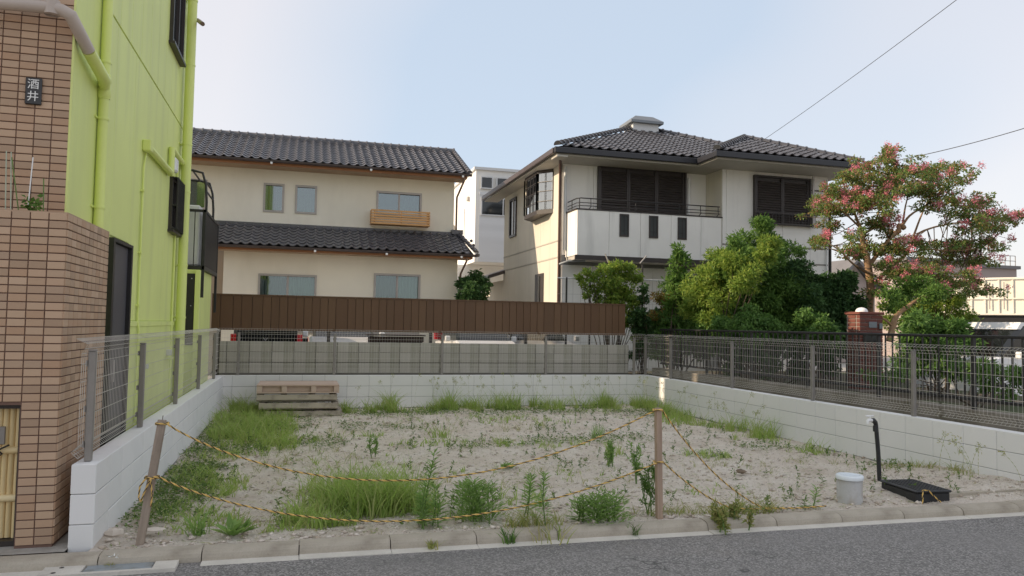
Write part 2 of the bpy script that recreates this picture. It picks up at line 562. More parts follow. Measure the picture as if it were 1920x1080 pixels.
surf('stake_grey', (0.33, 0.265, 0.21), 0.9, 0.2, 4, 40, 0.12, 0.5, 50, stretch=(9, 9, 0.6), stain=(0.17, 0.13, 0.10), stain_p=(0.52, 0.72), stain_s=3)
surf('pallet_new', (0.52, 0.40, 0.32), 0.85, 0.12, 3, 40, 0.08, 0.3, 50, stretch=(0.6, 8, 8), piece=[(0.50, 0.37, 0.29), (0.57, 0.44, 0.36), (0.60, 0.47, 0.38)])
surf('pallet_old', (0.46, 0.41, 0.33), 0.9, 0.2, 3, 40, 0.12, 0.4, 50, stretch=(0.6, 8, 8), stain=(0.13, 0.10, 0.08), stain_p=(0.5, 0.7), stain_s=3, piece=[(0.42, 0.375, 0.30), (0.52, 0.47, 0.385), (0.47, 0.41, 0.325)])
surf('rope_yellow', (0.74, 0.49, 0.15), 0.6, 0.12, 40, 90, 0.05, 0.2, 300)
surf('rope_black', (0.035, 0.028, 0.022), 0.7, 0.2, 40, 90, 0.05)
surf('red_brick', (0.17, 0.058, 0.044), 0.85, 0.15, 6, 50, 0.08, 0.3, 80, piece=[(0.15, 0.052, 0.04), (0.19, 0.068, 0.05), (0.14, 0.046, 0.038)])
surf('brick_joint', (0.30, 0.26, 0.23), 0.95, 0.1)
surf('bark', (0.30, 0.185, 0.105), 0.85, 0.25, 5, 40, 0.10, 0.4, 30, stretch=(2, 2, 0.6), stain=(0.46, 0.32, 0.20), stain_p=(0.5, 0.66), stain_s=5, stain_stretch=(1.5, 1.5, 0.7))
surf('dark_bark', (0.10, 0.075, 0.055), 0.9, 0.25, 6, 40, 0.1, 0.4, 30)
surf('dark_wood', (0.055, 0.035, 0.028), 0.7, 0.2, 4)
surf('stem_green', (0.12, 0.20, 0.05), 0.6, 0.2, 20)
surf('stem_brown', (0.16, 0.11, 0.06), 0.8, 0.2, 20)
surf('stake_pale', (0.42, 0.47, 0.36), 0.5, 0.1, 20)
surf('car_black', (0.012, 0.012, 0.014), 0.2, 0.05, 2, 40, 0, spec=0.6, coat=0.8)
surf('car_white', (0.80, 0.80, 0.80), 0.25, 0.02, 2, 40, 0, spec=0.5, coat=0.6)
surf('car_silver', (0.48, 0.48, 0.49), 0.28, 0.02, 2, 40, 0, metal=0.4, spec=0.5, coat=0.6)
surf('tyre', (0.02, 0.02, 0.02), 0.85, 0.1, 20)
surf('rim', (0.5, 0.5, 0.5), 0.35, 0.05, 5, metal=0.7)
surf('car_glass', (0.012, 0.015, 0.016), 0.06, 0.1, 2, 40, 0, spec=0.8)
surf('lamp_red', (0.62, 0.008, 0.022), 0.2, 0.05, 10, 40, 0, spec=0.7, coat=0.6)
surf('lamp_clear', (0.70, 0.72, 0.74), 0.15, 0.05, 10, 40, 0, spec=0.7)
surf('container_paint', (0.80, 0.755, 0.65), 0.6, 0.05, 1.2, 30, 0.03, stain=(0.62, 0.53, 0.38), stain_p=(0.58, 0.8), stain_s=1.2, stain_stretch=(1, 1, 0.3))
surf('pink_wall', (0.36, 0.30, 0.28), 0.85, 0.05, 0.8)
surf('far_roof', (0.17, 0.165, 0.17), 0.7, 0.1, 1.0)
surf('far_wall', (0.42, 0.35, 0.32), 0.85, 0.06, 0.8)
surf('clod', (0.20, 0.15, 0.105), 0.95, 0.25, 9, 40, 0.1, 0.5, 40)
surf('pebble', (0.60, 0.53, 0.45), 0.9, 0.2, 10, piece=[(0.50, 0.42, 0.34), (0.68, 0.60, 0.52), (0.76, 0.70, 0.62), (0.40, 0.32, 0.24)])
surf('sign_white', (0.80, 0.80, 0.78), 0.5, 0.02)
surf('sign_black', (0.016, 0.015, 0.015), 0.28, 0.1, 6, spec=0.6)
surf('wire_dark', (0.05, 0.05, 0.055), 0.6, 0.05)
surf('petal_white', (0.80, 0.80, 0.76), 0.6, 0.05)
glassm('glass', (0.62, 0.74, 0.70), 0.12)
glassm('glass_teal', (0.40, 0.56, 0.53), 0.20)
glassm('frosted', (0.60, 0.62, 0.58), 0.25)
leafm('leaf_grass', [(0.26, 0.37, 0.085), (0.34, 0.49, 0.11), (0.44, 0.57, 0.16), (0.50, 0.52, 0.22), (0.30, 0.43, 0.10)])
leafm('leaf_dry', [(0.405, 0.365, 0.135), (0.230, 0.324, 0.074), (0.513, 0.446, 0.203), (0.297, 0.365, 0.095)])
leafm('leaf_clover', [(0.08, 0.155, 0.04), (0.13, 0.225, 0.055), (0.19, 0.29, 0.08), (0.25, 0.27, 0.10)])
leafm('leaf_weed', [(0.20, 0.33, 0.085), (0.28, 0.44, 0.12), (0.36, 0.52, 0.17)])
leafm('leaf_bright', [(0.13, 0.235, 0.04), (0.22, 0.33, 0.055), (0.33, 0.40, 0.07), (0.16, 0.27, 0.045)])
leafm('leaf_mid', [(0.065, 0.145, 0.03), (0.115, 0.225, 0.045), (0.19, 0.32, 0.07), (0.09, 0.18, 0.038)])
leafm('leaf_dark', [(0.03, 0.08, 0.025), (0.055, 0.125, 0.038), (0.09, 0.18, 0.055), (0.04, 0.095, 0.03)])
leafm('leaf_bush', [(0.055, 0.13, 0.03), (0.11, 0.22, 0.05), (0.19, 0.33, 0.085), (0.08, 0.165, 0.04)])
leafm('leaf_red', [(0.260, 0.130, 0.039), (0.364, 0.260, 0.065), (0.208, 0.260, 0.052)])
leafm('leaf_myrtle', [(0.09, 0.17, 0.048), (0.14, 0.24, 0.06), (0.20, 0.29, 0.075), (0.36, 0.19, 0.10), (0.14, 0.225, 0.058), (0.24, 0.24, 0.075)])
leafm('petal_pink', [(0.625, 0.144, 0.213), (0.775, 0.237, 0.312), (0.700, 0.325, 0.375), (0.525, 0.125, 0.175)], 0.25)

# ------------------------------------------------------------------ the setting
def sheet(name, x0, x1, y0, y1, z, mat):
    return struct(MB().add([(x0, y0, z), (x1, y0, z), (x1, y1, z), (x0, y1, z)], [(0, 1, 2, 3)]).build(name, mat))


def kerb_y(x):
    return 5.535 - 0.011 * x


sheet('ground', -700, 700, -600, 1100, -0.14, 'old_concrete')
struct(MB().add([(-60, -7, -0.075), (60, -7, -0.075), (60, kerb_y(60) - 0.12, -0.075), (-60, kerb_y(-60) - 0.12, -0.075)], [(0, 1, 2, 3)]).build('road', 'asphalt'))
sheet('pavement', -14, -1.44, 5.60, 6.4, -0.006, 'old_concrete')
sheet('parking_pavement', -14, 6.9, 15.0, 40, -0.02, 'old_concrete')
struct(MB().box((7.60, 5.62, -0.13), (12.4, 17.6, 0.42)).box((12.402, 12.8, -0.13), (15.6, 17.6, 0.42)).build('garden_ground', 'earth'))

kerb = struct(bpy.data.objects.new('kerb', None)); COL.objects.link(kerb)
kerb.location = (0, 5.5, 0)
kerb.matrix_basis = Matrix.Translation((0, 5.5, 0))
KP = [(0.03, -0.2), (0.03, -0.003), (0.0, 0.0), (-0.062, -0.002), (-0.094, -0.010), (-0.111, -0.024), (-0.119, -0.044), (-0.122, -0.070), (-0.124, -0.2)]
AP = [(-0.118, -0.2), (-0.118, -0.064), (-0.205, -0.071), (-0.205, -0.2)]
L_ST = 0.62
km = MB().prism(KP, 0, L_ST - 0.007, 0).mesh('kerb_stone')
am = MB().prism(AP, 0, L_ST - 0.004, 0).mesh('gutter_slab')
for i in range(26):
    x = -4.92 + i * L_ST
    t = Matrix.Translation((x, kerb_y(x) + random.uniform(-.004, .004), random.uniform(-.004, .002))) @ Matrix.Rotation(-0.011, 4, 'Z')
    link('kerb_stone', km, 'kerb', kerb, t)
    if not -1.5 < x < -0.9:
        link('gutter_slab', am, 'apron', kerb, t)
MB().box((5.55, 5.63, -0.1), (7.4, 5.69, 0.055)).build('edging', 'kerb', kerb)

# drain pit in the gutter
pit = thing('drain_pit', 'concrete drain pit with blue grey steel lid in the gutter below the block wall end', 'drain', (-1.1, 5.38, -0.075))
pf = MB()
pf.box((-1.50, 5.25, -0.2), (-1.27, 5.462, -0.050)); pf.box((-0.86, 5.25, -0.2), (-0.72, 5.462, -0.052))
pf.box((-1.27, 5.25, -0.2), (-0.86, 5.285, -0.051)); pf.box((-1.27, 5.44, -0.2), (-0.86, 5.462, -0.051))
pf.build('pit_frame', 'apron', pit)
MB().cbox((-1.262, 5.29, -0.2), (-0.868, 5.436, -0.056), 0.004).build('lid', 'plate_steel', pit)
for hx, hy in ((-1.42, 5.30), (-1.40, 5.40)):
    MB().lathe((hx, hy, -0.0505), [(0.014, 0), (0.014, 0.002)], 10).build('lifting_hole', 'black_plastic', pit)


def fbm(x, y, s, o=0.0):
    return noise.fractal(Vector((x * s, y * s, o)), 1.0, 2.1, 4)


def gz(x, y):
    b = 0.0
    fy = min(max((y - 5.6) / 2.2, 0), 1)
    b -= 0.05 * fy
    rr = 0.85 * max(0, 1 - ((x - 6.7) / 1.4) ** 2) * max(0, 1 - ((y - 5.6) / 2.2) ** 2)
    b += 0.13 * rr
    e = min(1, max(0, (y - 5.525) / 0.22))
    return b * (0.05 + 0.95 * e) - 0.012 + e * (0.030 * fbm(x, y, 0.9, 3.1) + 0.016 * fbm(x, y, 4.0, 7.7))


def lot_ground():
    x0, x1, y0, y1 = -1.30, 6.83, 5.46, 14.31
    nx, ny = 230, 250
    xs = np.linspace(x0, x1, nx)
    ys = np.linspace(y0, y1, ny)
    vs = [(x, y, gz(x, y) + 0.006 * noise.noise(Vector((x * 14, y * 14, 1)))) for y in ys for x in xs]
    i = np.arange(nx * ny).reshape(ny, nx)
    q = np.stack([i[:-1, :-1], i[:-1, 1:], i[1:, 1:], i[1:, :-1]], -1).reshape(-1, 4)
    m = fast_mesh('lot_soil', vs, q, smooth=True)
    return struct(link('lot_soil', m, 'soil'))


lot_ground()

# ------------------------------------------------------------------ concrete block walls
WT = 0.545            # top of the new wall
CH = 0.2


def block_mesh(lx, ly, lz):
    return MB().cbox((0, 0, 0), (lx, ly, lz), 0.0035).mesh('concrete_block')


def wall_along_y(name, label, xin, xout, y0, y1, rows, side_x):
    t = thing(name, label, 'block wall', ((xin + xout) / 2, (y0 + y1) / 2, 0))
    x0, x1 = min(xin, xout), max(xin, xout)
    MB().box((x0 + 0.006, y0 + 0.006, -0.25), (x1 - 0.006, y1, WT - 0.006)).build('mortar_core', 'block_mortar', t)
    bm_ = block_mesh(x1 - x0, 0.3965, CH - 0.0055)
    y = y0
    while y < y1 - 0.05:
        ln = min(0.4, y1 - y)
        for r in range(rows):
            if ln > 0.39:
                me = bm_
            else:
                me = block_mesh(x1 - x0, ln - 0.0035, CH - 0.0055)
            link('concrete_block', me, 'block', t, Matrix.Translation((x0 + random.uniform(-.0015, .0015), y, WT - (r + 1) * CH + 0.003)))
        y += 0.4
    return t


def wall_along_x(name, label, x0, x1, y0, y1, rows, top, mat, core, off=0.0, gap=0.0035, z_low=-0.25):
    t = thing(name, label, 'block wall', ((x0 + x1) / 2, (y0 + y1) / 2, 0))
    MB().box((x0 + 0.004, y0 + 0.008, z_low), (x1 - 0.004, y1 - 0.006, top - 0.006)).build('mortar_core', core, t)
    me = block_mesh(0.4 - gap, y1 - y0, CH - gap - 0.002)
    x = x0 - off
    while x < x1 - 0.05:
        a, b = max(x, x0), min(x + 0.4, x1)
        for r in range(rows):
            mm = me if b - a > 0.399 else block_mesh(b - a - gap, y1 - y0, CH - gap - 0.002)
            link('concrete_block', mm, mat, t, Matrix.Translation((a, y0 + random.uniform(-.0015, .0015), top - (r + 1) * CH + gap)))
        x += 0.4
    return t


wall_along_y('block_wall', 'low new pale grey block wall beside the tiled porch and green house', -1.29, -1.44, 5.67, 14.30, 3, 1)
wall_along_y('block_wall', 'low new pale grey block wall running back behind the standpipe', 6.82, 6.97, 4.9, 14.30, 3, -1)
wall_along_x('block_wall', 'low new pale grey block wall across the back behind the pallets', -1.44, 6.97, 14.303, 14.45, 3, WT, 'block', 'block_mortar', 0.1)
wall_along_x('block_wall', 'older stained grey block wall standing below the brown board fence', -1.43, 6.78, 14.93, 15.05, 3, 1.14, 'old_block', 'old_mortar', 0.27, 0.013)
lw = thing('low_wall', 'low weathered concrete wall under the black railing', 'wall', (7.56, 10, 0))
y = 5.62
for i in range(12):
    MB().cbox((7.47, y, -0.2), (7.65, y + 0.795, 0.64 + random.uniform(-.003, .003)), 0.006).build('wall_section', 'low_wall', lw)
    y += 0.8

# ------------------------------------------------------------------ wire mesh fences
FT = 1.38
PROF = [(0.035, FT - 0.0), (-0.035, FT - 0.035), (0.0, FT - 0.10), (0.0, 0.72), (-0.0, 0.665), (0.040, 0.625), (0.0, 0.585)]
HZ = [FT, FT - 0.03, FT - 0.066, FT - 0.10, FT - 0.17, FT - 0.29, FT - 0.41, FT - 0.53, FT - 0.65, 0.665, 0.635, 0.61, 0.585]


def prof_off(z):
    for (a, za), (b, zb) in zip(PROF, PROF[1:]):
        if zb <= z <= za:
            return a + (b - a) * (za - z) / (za - zb)
    return 0.0


def panel_mesh(length):
    """a wire panel standing in the XZ plane, running from 0 to length along X"""
    m = MB()
    n = int(round(length / 0.05))
    for i in range(n + 1):
        x = i * length / n
        m.tube([(x, o, z) for o, z in PROF], 0.0016, 3, False, False)
    for z in HZ:
        o = prof_off(z)
        m.tube([(-0.02, o - 0.003, z), (length + 0.02, o - 0.003, z)], 0.0027, 4, False, False)
    return m.mesh('wire_panel')


PMC = {}


def fence(label, pts, posts, side, flip=1):
    """pts: start, end of the fence line; posts: distances along it; the wires hang on the outer side of the posts"""
    a, b = Vector(pts[0]), Vector(pts[1])
    d = (b - a); ln = d.length; d.normalize()
    ang = math.atan2(d.y, d.x)
    t = thing('mesh_fence', label, 'fence', ((a.x + b.x) / 2, (a.y + b.y) / 2, WT))
    rot = Matrix.Rotation(ang, 4, 'Z')
    if 'post' not in PMC:
        PMC['post'] = MB().cbox((-0.0225, -0.0225, WT), (0.0225, 0.0225, FT - 0.09), 0.004).mesh('post')
        PMC['cap'] = MB().cbox((-0.024, -0.024, FT - 0.089), (0.024, 0.024, FT - 0.075), 0.004).mesh('post_cap')
        PMC['clip'] = MB().box((-0.03, -0.006, -0.02), (0.03, 0.006, 0.02)).mesh('clip')
    for s in posts:
        p = a + d * s
        mt = Matrix.Translation((p.x, p.y, 0)) @ rot
        po = link('post', PMC['post'], 'fence_grey', t, mt)
        link('post_cap', PMC['cap'], 'fence_grey', po, mt)
        for zc in (1.21, 0.90, 0.66):
            link('clip', PMC['clip'], 'fence_grey', po, mt @ Matrix.Translation((0, 0.030 * side, zc)))
    ends = [0.0] + [s for s in np.arange(2.0, ln - 0.3, 2.0)] + [ln]
    for s0, s1 in zip(ends, ends[1:]):
        key = round(s1 - s0, 3)
        if key not in PMC:
            PMC[key] = panel_mesh(s1 - s0)
        p = a + d * s0
        mt = Matrix.Translation((p.x, p.y, 0)) @ rot @ Matrix.Translation((0, 0.034 * side, 0)) @ Matrix.Scale(side, 4, (0, 1, 0))
        link('wire_panel', PMC[key], 'fence_wire', t, mt)
    return t


fence('brown grey wire mesh fence on the wall beside the green house', ((-1.37, 5.66), (-1.37, 14.36)), [0.13, 1.85, 3.84, 5.87, 7.85], 1)
fence('brown grey wire mesh fence on the wall beside the black railing', ((6.90, 4.9), (6.90, 14.40)), [0.5, 2.35, 4.15, 6.2, 8.35, 9.46], -1)
fence('brown grey wire mesh fence on the wall in front of the brown board fence', ((-1.40, 14.40), (6.93, 14.40)), [0.34, 2.02, 4.04, 6.14, 8.06], 1)

# ------------------------------------------------------------------ brown board fence on the old wall
bf = thing('board_fence', 'long dark brown fence of upright boards above the old block wall', 'fence', (2.6, 15.07, 1.14))
x = -1.60
wds = [0.142]
while x < 6.70:
    w = random.choice([0.15, 0.15, 0.15, 0.225, 0.19])
    w = min(w, 6.745 - x)
    MB().cbox((x, 15.035 + random.uniform(-.002, .002), 1.365), (x + w - 0.006, 15.065, 1.995), 0.003).build('board', 'brown_board', bf)
    x += w
MB().box((-1.60, 15.0655, 1.366), (6.745, 15.0675, 1.99)).build('back_sheet', 'dark_bronze', bf)
MB().box((-1.60, 15.02, 1.995), (6.745, 15.085, 2.02)).build('top_rail', 'brown_board', bf)
MB().box((-1.60, 15.02, 1.345), (6.745, 15.085, 1.365)).build('bottom_rail', 'brown_board', bf)
for z in (1.5, 1.85):
    MB().box((-1.60, 15.068, z), (6.745, 15.095, z + 0.04)).build('back_rail', 'dark_bronze', bf)
for x in (-1.5, 0.5, 2.5, 4.5, 6.6):
    MB().box((x, 15.096, 0.0), (x + 0.06, 15.15, 1.99)).build('post', 'dark_bronze', bf)

# ------------------------------------------------------------------ black railing of the garden next door
rl = thing('railing', 'black upright bar railing on the low wall beside the mesh fence', 'railing', (7.56, 10, 0.64))
MB().cbox((7.535, 5.62, 1.465), (7.585, 15.0, 1.50), 0.006).build('top_rail', 'black_metal', rl)
MB().cbox((7.545, 5.62, 0.735), (7.575, 15.0, 0.77), 0.004).build('bottom_rail', 'black_metal', rl)
bar = MB().tube([(0, 0, 0.77), (0, 0, 1.465)], 0.0125, 6, True, False).mesh('bar')
rp = MB().cbox((-0.022, -0.022, 0.60), (0.022, 0.022, 1.466), 0.004).mesh('post')
for i in range(75):
    yy = 5.67 + i * 0.125
    if i % 12 == 11:
        link('post', rp, 'black_metal', rl, Matrix.Translation((7.56, yy, 0)))
    else:
        link('bar', bar, 'black_metal', rl, Matrix.Translation((7.56, yy, 0)))

# ------------------------------------------------------------------ the tiled porch and the green house
TW, TH = 0.111, 0.0555


def tiles(parent, cells, keep, face):
    """cells: (u, z, width) of every tile on a wall face; the first `keep` are objects of their own, the others one joined part"""
    made = {}
    rest = MB()
    for k, (u, z, w) in enumerate(cells):
        if face[0] == 'y':      # faces -Y, u is X
            a, b = (u, face[1] - 0.009, z), (u + w - 0.007, face[1] + 0.004, z + TH - 0.0075)
        else:                   # faces +X, u is Y
            a, b = (face[1] - 0.004, u, z), (face[1] + 0.009, u + w - 0.007, z + TH - 0.0075)
        if k < keep:
            key = round(w, 3)
            if key not in made:
                made[key] = MB().cbox((0, 0, 0), (b[0] - a[0], b[1] - a[1], b[2] - a[2]), 0.002).mesh('tile')
            j = random.uniform(-0.0012, 0.0012)
            off = (0, j, 0) if face[0] == 'y' else (j, 0, 0)
            link('tile', made[key], 'clay_tile', parent, Matrix.Translation((a[0] + off[0], a[1] + off[1], a[2])))
        else:
            rest.box(a, b)
    if rest.v:
        struct(rest.build('tile', 'clay_tile', parent), 'stuff')


porch = thing('porch_wall', 'brown tiled porch wall with a bamboo gate in front of the green house', 'porch wall', (-1.9, 6.2, 0))
PX, PY, PT = -1.553, 5.738, 2.235
core = MB()
core.box((-1.775, PY, -0.05), (PX, 6.88, PT - 0.012))
core.box((-3.6, PY, 0.935), (-1.775, 6.05, PT - 0.012))
core.box((-3.6, PY + 0.02, -0.05), (-3.2, 6.05, 0.935))
core.build('wall_core', 'tile_joint', porch)
rows = int(PT / TH)
front = []
side = []
for r in range(rows):
    z = PT - (r + 1) * TH
    for c in range(16):
        u = PX + 0.008 - (c + 1) * TW
        if z < 0.93 and c >= 2:
            continue
        front.append((u, z, TW, c))
    for c in range(11):
        u = PY + c * TW
        side.append((u, z, min(TW, 6.88 - u)))
front.sort(key=lambda q: q[3])
fa = [q[:3] for q in front if q[3] < 4]
fb = [q[:3] for q in front if q[3] >= 4]
side.sort(key=lambda q: round(q[0], 2))
n_front = len(fa)
tiles(porch, fa + fb, n_front, ('y', PY))
tiles(porch, [q for q in side if q[2] > 0.03], 300 - n_front, ('x', PX))
MB().box((-3.6, PY - 0.008, PT - 0.012), (PX + 0.008, 6.88, PT)).build('wall_cap', 'clay_tile', porch)
gt = MB()
gt.box((-1.80, 5.80, -0.02), (-1.772, 5.93, 0.93)); gt.box((-3.2, 5.80, 0.905), (-1.80, 5.93, 0.934)); gt.box((-3.2, 5.80, -0.01), (-1.80, 5.93, 0.03))
gt.build('gate_frame', 'dark_bronze', porch)
gate = MB().box((-3.2, 5.91, 0.03), (-1.80, 5.92, 0.905)).build('gate_back', 'dark_wood', porch)
pole = MB().tube([(0, 0, 0.035), (0, 0, 0.30), (0, 0, 0.305), (0, 0, 0.60), (0, 0, 0.605), (0, 0, 0.90)], [0.019, 0.019, 0.0205, 0.019, 0.0205, 0.019], 10).mesh('bamboo_pole')
for i in range(20):
    link('bamboo_pole', pole, 'bamboo', gate, Matrix.Translation((-1.823 - i * 0.0385, 5.885, random.uniform(-.003, .003))))
for z in (0.30, 0.62):
    MB().tube([(-1.80, 5.862, z), (-2.4, 5.862, z), (-3.2, 5.862, z)], 0.024, 12).build('bamboo_rail', 'bamboo', gate)
MB().cbox((-2.02, 5.85, 0.66), (-1.895, 5.866, 0.78), 0.003).build('name_slot', 'fence_grey', gate)
kn = MB()
kn.tube([(-1.98, 5.834, 0.60), (-1.94, 5.825, 0.64), (-1.90, 5.832, 0.60), (-1.94, 5.832, 0.575), (-1.98, 5.834, 0.60)], 0.007, 6)
kn.tube([(-1.94, 5.828, 0.62), (-1.89, 5.825, 0.645), (-1.86, 5.834, 0.66)], 0.006, 6)
kn.build('cord_knot', 'rope_black', gate)

house = thing('green_house', 'three storey house with a lime green side wall and brown tiled front', 'house', (-5, 9, 0))
GX, GF, GR, GTOP = -1.65, 6.075, 11.95, 9.6
body = MB()
body.box((-12.0, GF + 0.012, -0.1), (GX - 0.012, GR, GTOP))
body.build('wall_body', 'green_paint', house)
# upper tiled front
core = MB().box((-3.6, GF, 2.1), (GX - 0.008, GF + 0.011, 7.0)).build('front_wall', 'tile_joint', house)
up = []
for r in range(88):
    z = 2.13 + r * TH
    for c in range(17):
        up.append((GX - 0.004 - (c + 1) * TW, z, TW, c, r))
near = [q[:3] for q in up if q[3] < 5 and q[4] < 34]
far = [q[:3] for q in up if not (q[3] < 5 and q[4] < 34)]
tiles(house, near + far, len(near), ('y', GF))
# corner trim and side wall panels
MB().box((GX - 0.011, GF - 0.006, 2.24), (GX + 0.004, GF + 0.46, GTOP)).build('corner_trim', 'green_paint', house)
y = GF + 0.465
pm = {}
while y < GR - 0.05:
    w = min(0.455, GR - y)
    for z0, z1 in ((4.165, 6.9), (6.915, GTOP)):
        MB().cbox((GX - 0.012, y, z0), (GX, y + w - 0.006, z1), 0.003).build('wall_panel', 'green_paint', house)
    y += 0.455
for y0, y1, z0, z1 in ((GF + 0.465, 7.36, 2.2, 4.145), (7.366, 8.13, 2.26, 4.145), (8.136, 10.0, 1.50, 4.145), (10.006, GR, 1.50, 4.145)):
    MB().cbox((GX - 0.012, y0, z0), (GX, y1, z1), 0.003).build('wall_panel', 'green_paint', house)
MB().cbox((GX - 0.011, 8.15, 1.44), (GX + 0.022, GR, 1.495), 0.004).build('band', 'green_paint', house)
MB().box((GX - 0.012, 8.15, -0.08), (GX + 0.012, GR, 1.44)).build('base_panel', 'green_paint', house)
# side door
dr = MB().cbox((GX - 0.01, 7.40, 0.0), (GX + 0.012, 8.06, 2.20), 0.004).build('door', 'grey_door', house)
df = MB()
df.box((GX - 0.01, 7.33, 0), (GX + 0.045, 7.395, 2.235)); df.box((GX - 0.01, 8.065, 0), (GX + 0.045, 8.125, 2.235)); df.box((GX - 0.01, 7.395, 2.205), (GX + 0.045, 8.065, 2.235))
df.build('door_frame', 'black_metal', dr)
MB().cbox((GX + 0.012, 7.50, 0.95), (GX + 0.05, 7.53, 1.15), 0.004).build('handle', 'alu_frame', dr)


def side_window(parent, y0, y1, z0, z1, proud, grille):
    w = MB().box((GX + 0.004, y0 + 0.05, z0 + 0.05), (GX + 0.012, y1 - 0.05, z1 - 0.05)).build('window', 'car_glass', parent)
    f = MB()
    for a, b in (((y0, z0), (y1, z0 + 0.045)), ((y0, z1 - 0.045), (y1, z1)), ((y0, z0 + 0.0455), (y0 + 0.04, z1 - 0.0455)), ((y1 - 0.04, z0 + 0.0455), (y1, z1 - 0.0455)), (((y0 + y1) / 2 - 0.02, z0 + 0.0455), ((y0 + y1) / 2 + 0.02, z1 - 0.0455))):
        f.box((GX - 0.008, a[0], a[1]), (GX + proud, b[0], b[1]))
    f.build('frame', 'dark_bronze', w)
    MB().box((GX - 0.008, y0 - 0.03, z0 - 0.035), (GX + proud + 0.03, y1 + 0.03, z0 - 0.002)).build('sill', 'dark_bronze', w)
    if grille:
        n = 9
        for i in range(n):
            yy = y0 + 0.03 + i * (y1 - y0 - 0.06) / (n - 1)
            MB().box((GX + 0.085, yy - 0.008, z0), (GX + 0.10, yy + 0.008, z1)).build('grille_bar', 'black_metal', w)
        for zz in (z0, z0 + 0.30, z1 - 0.02):
            MB().box((GX + 0.04, y0, zz), (GX + 0.084, y1, zz + 0.02)).build('grille_rail', 'black_metal', w)


side_window(house, 10.30, 10.98, 2.66, 3.33, 0.04, True)
side_window(house, 9.86, 10.72, 4.92, 6.1, 0.045, False)


def downpipe(parent, y, x, r, ztop, zbot, mat, brs, name='downpipe'):
    p = MB().tube([(x, y, zbot), (x, y, ztop)], r, 14).build(name, mat, parent)
    for z in brs:
        b = MB()
        b.lathe((x, y, z), [(r + 0.004, -0.012), (r + 0.006, 0), (r + 0.004, 0.012)], 14)
        b.box((GX - 0.002, y - 0.10, z - 0.008), (GX + 0.012, y + 0.10, z + 0.008))
        b.box((GX, y - 0.006, z - 0.006), (x, y + 0.006, z + 0.006))
        b.build('bracket', mat, p)
    return p


p1y = at(190, 300, X=-1.607).y
downpipe(house, p1y, -1.607, 0.040, GTOP, 0.0, 'green_pipe', [2.42, 3.15, 3.62, 4.6])
for z, h in ((3.33, 0.10), (3.45, 0.06)):
    MB().lathe((-1.607, p1y, z), [(0.043, -0.01), (0.05, 0.0), (0.05, h), (0.043, h + 0.01)], 14).build('pipe_socket', 'green_pipe', house)
p2y = at(350, 300, X=-1.56).y
downpipe(house, p2y, -1.56, 0.062, GTOP, 0.0, 'green_pipe', [1.55, 2.25, 3.25, 3.9, 5.0, 5.9])
# drain bend that crosses from the front to the side
q0 = at(-160, -8, Y=5.93); q1 = at(92, 14, Y=5.93); q2 = at(132, 28, Y=5.93)
q3 = at(166, 95, X=-1.58)
q3b = at(196, 150, X=-1.565); q4 = Vector((-1.607, p1y, at(200, 168, X=-1.607).z))
MB().tube([q0, q1, q1.lerp(q2, .6) + Vector((0, 0, .012)), q2, q2.lerp(q3, .5), q3], 0.045, 14).build('waste_pipe', 'beige_pipe', house)
MB().tube([q3, q3.lerp(q3b, .5), q3b, q4, q4 + Vector((0, 0, -.10))], 0.046, 14).build('waste_pipe', 'green_pipe', house)
MB().lathe((q1.x + 0.02, q1.y, q1.z), [(0.05, -.05), (0.05, .05)], 12).build('pipe_socket', 'beige_pipe', house)
# conduits and air conditioner ducts
c1 = at(262, 500, X=GX + 0.02).y
MB().tube([(GX + 0.02, c1 + 0.08, 3.27), (GX + 0.02, c1, 3.1), (GX + 0.02, c1, 1.5), (GX + 0.035, c1, 1.42), (GX + 0.03, c1, 0.2)], 0.012, 8).build('conduit', 'green_pipe', house)
for z in (2.85, 2.2, 1.65):
    MB().box((GX, c1 - 0.03, z), (GX + 0.036, c1 + 0.03, z + 0.02)).build('saddle_clip', 'green_pipe', house)
c2 = p2y - 0.25
MB().tube([(GX + 0.02, c2, 3.6), (GX + 0.02, c2, 0.2)], 0.014, 8).build('conduit', 'green_pipe', house)
MB().cbox((GX, 8.56, 3.28), (GX + 0.085, 8.70, 3.40), 0.01).build('duct_cover', 'green_pipe', house)
MB().tube([(GX + 0.045, 8.66, 3.335), (GX + 0.045, 10.06, 3.335)], 0.038, 12).build('cooling_duct', 'green_pipe', house)
MB().tube([(GX + 0.045, 10.10, 3.30), (GX + 0.045, 10.10, 3.66)], 0.036, 12).build('cooling_duct', 'green_pipe', house)
MB().tube([(GX + 0.045, 10.14, 3.64), (GX + 0.045, 11.35, 3.64), (GX + 0.045, 11.5, 3.55)], 0.036, 12).build('cooling_duct', 'green_pipe', house)
MB().cbox((GX, 10.18, 3.38), (GX + 0.09, 10.36, 3.56), 0.02).build('vent_hood', 'white_plastic', house)
for yy, zz, s in ((8.95, 0.98, 0.05), (10.45, 1.06, 0.075), (11.0, 1.14, 0.12)):
    MB().cbox((GX + 0.012, yy, zz), (GX + 0.07, yy + s * 1.3, zz + s), 0.006).build('junction_box', 'alu_light' if s < 0.1 else 'green_paint', house)
MB().tube([(GX + 0.05, 10.35, 1.02), (GX + 0.05, 10.9, 1.02)], 0.012, 6).build('conduit', 'green_pipe', house)
MB().tube([at(371, 38, X=-1.55) , at(380, 45, X=-1.40)], 0.03, 8).build('vent_pipe', 'downpipe', house)
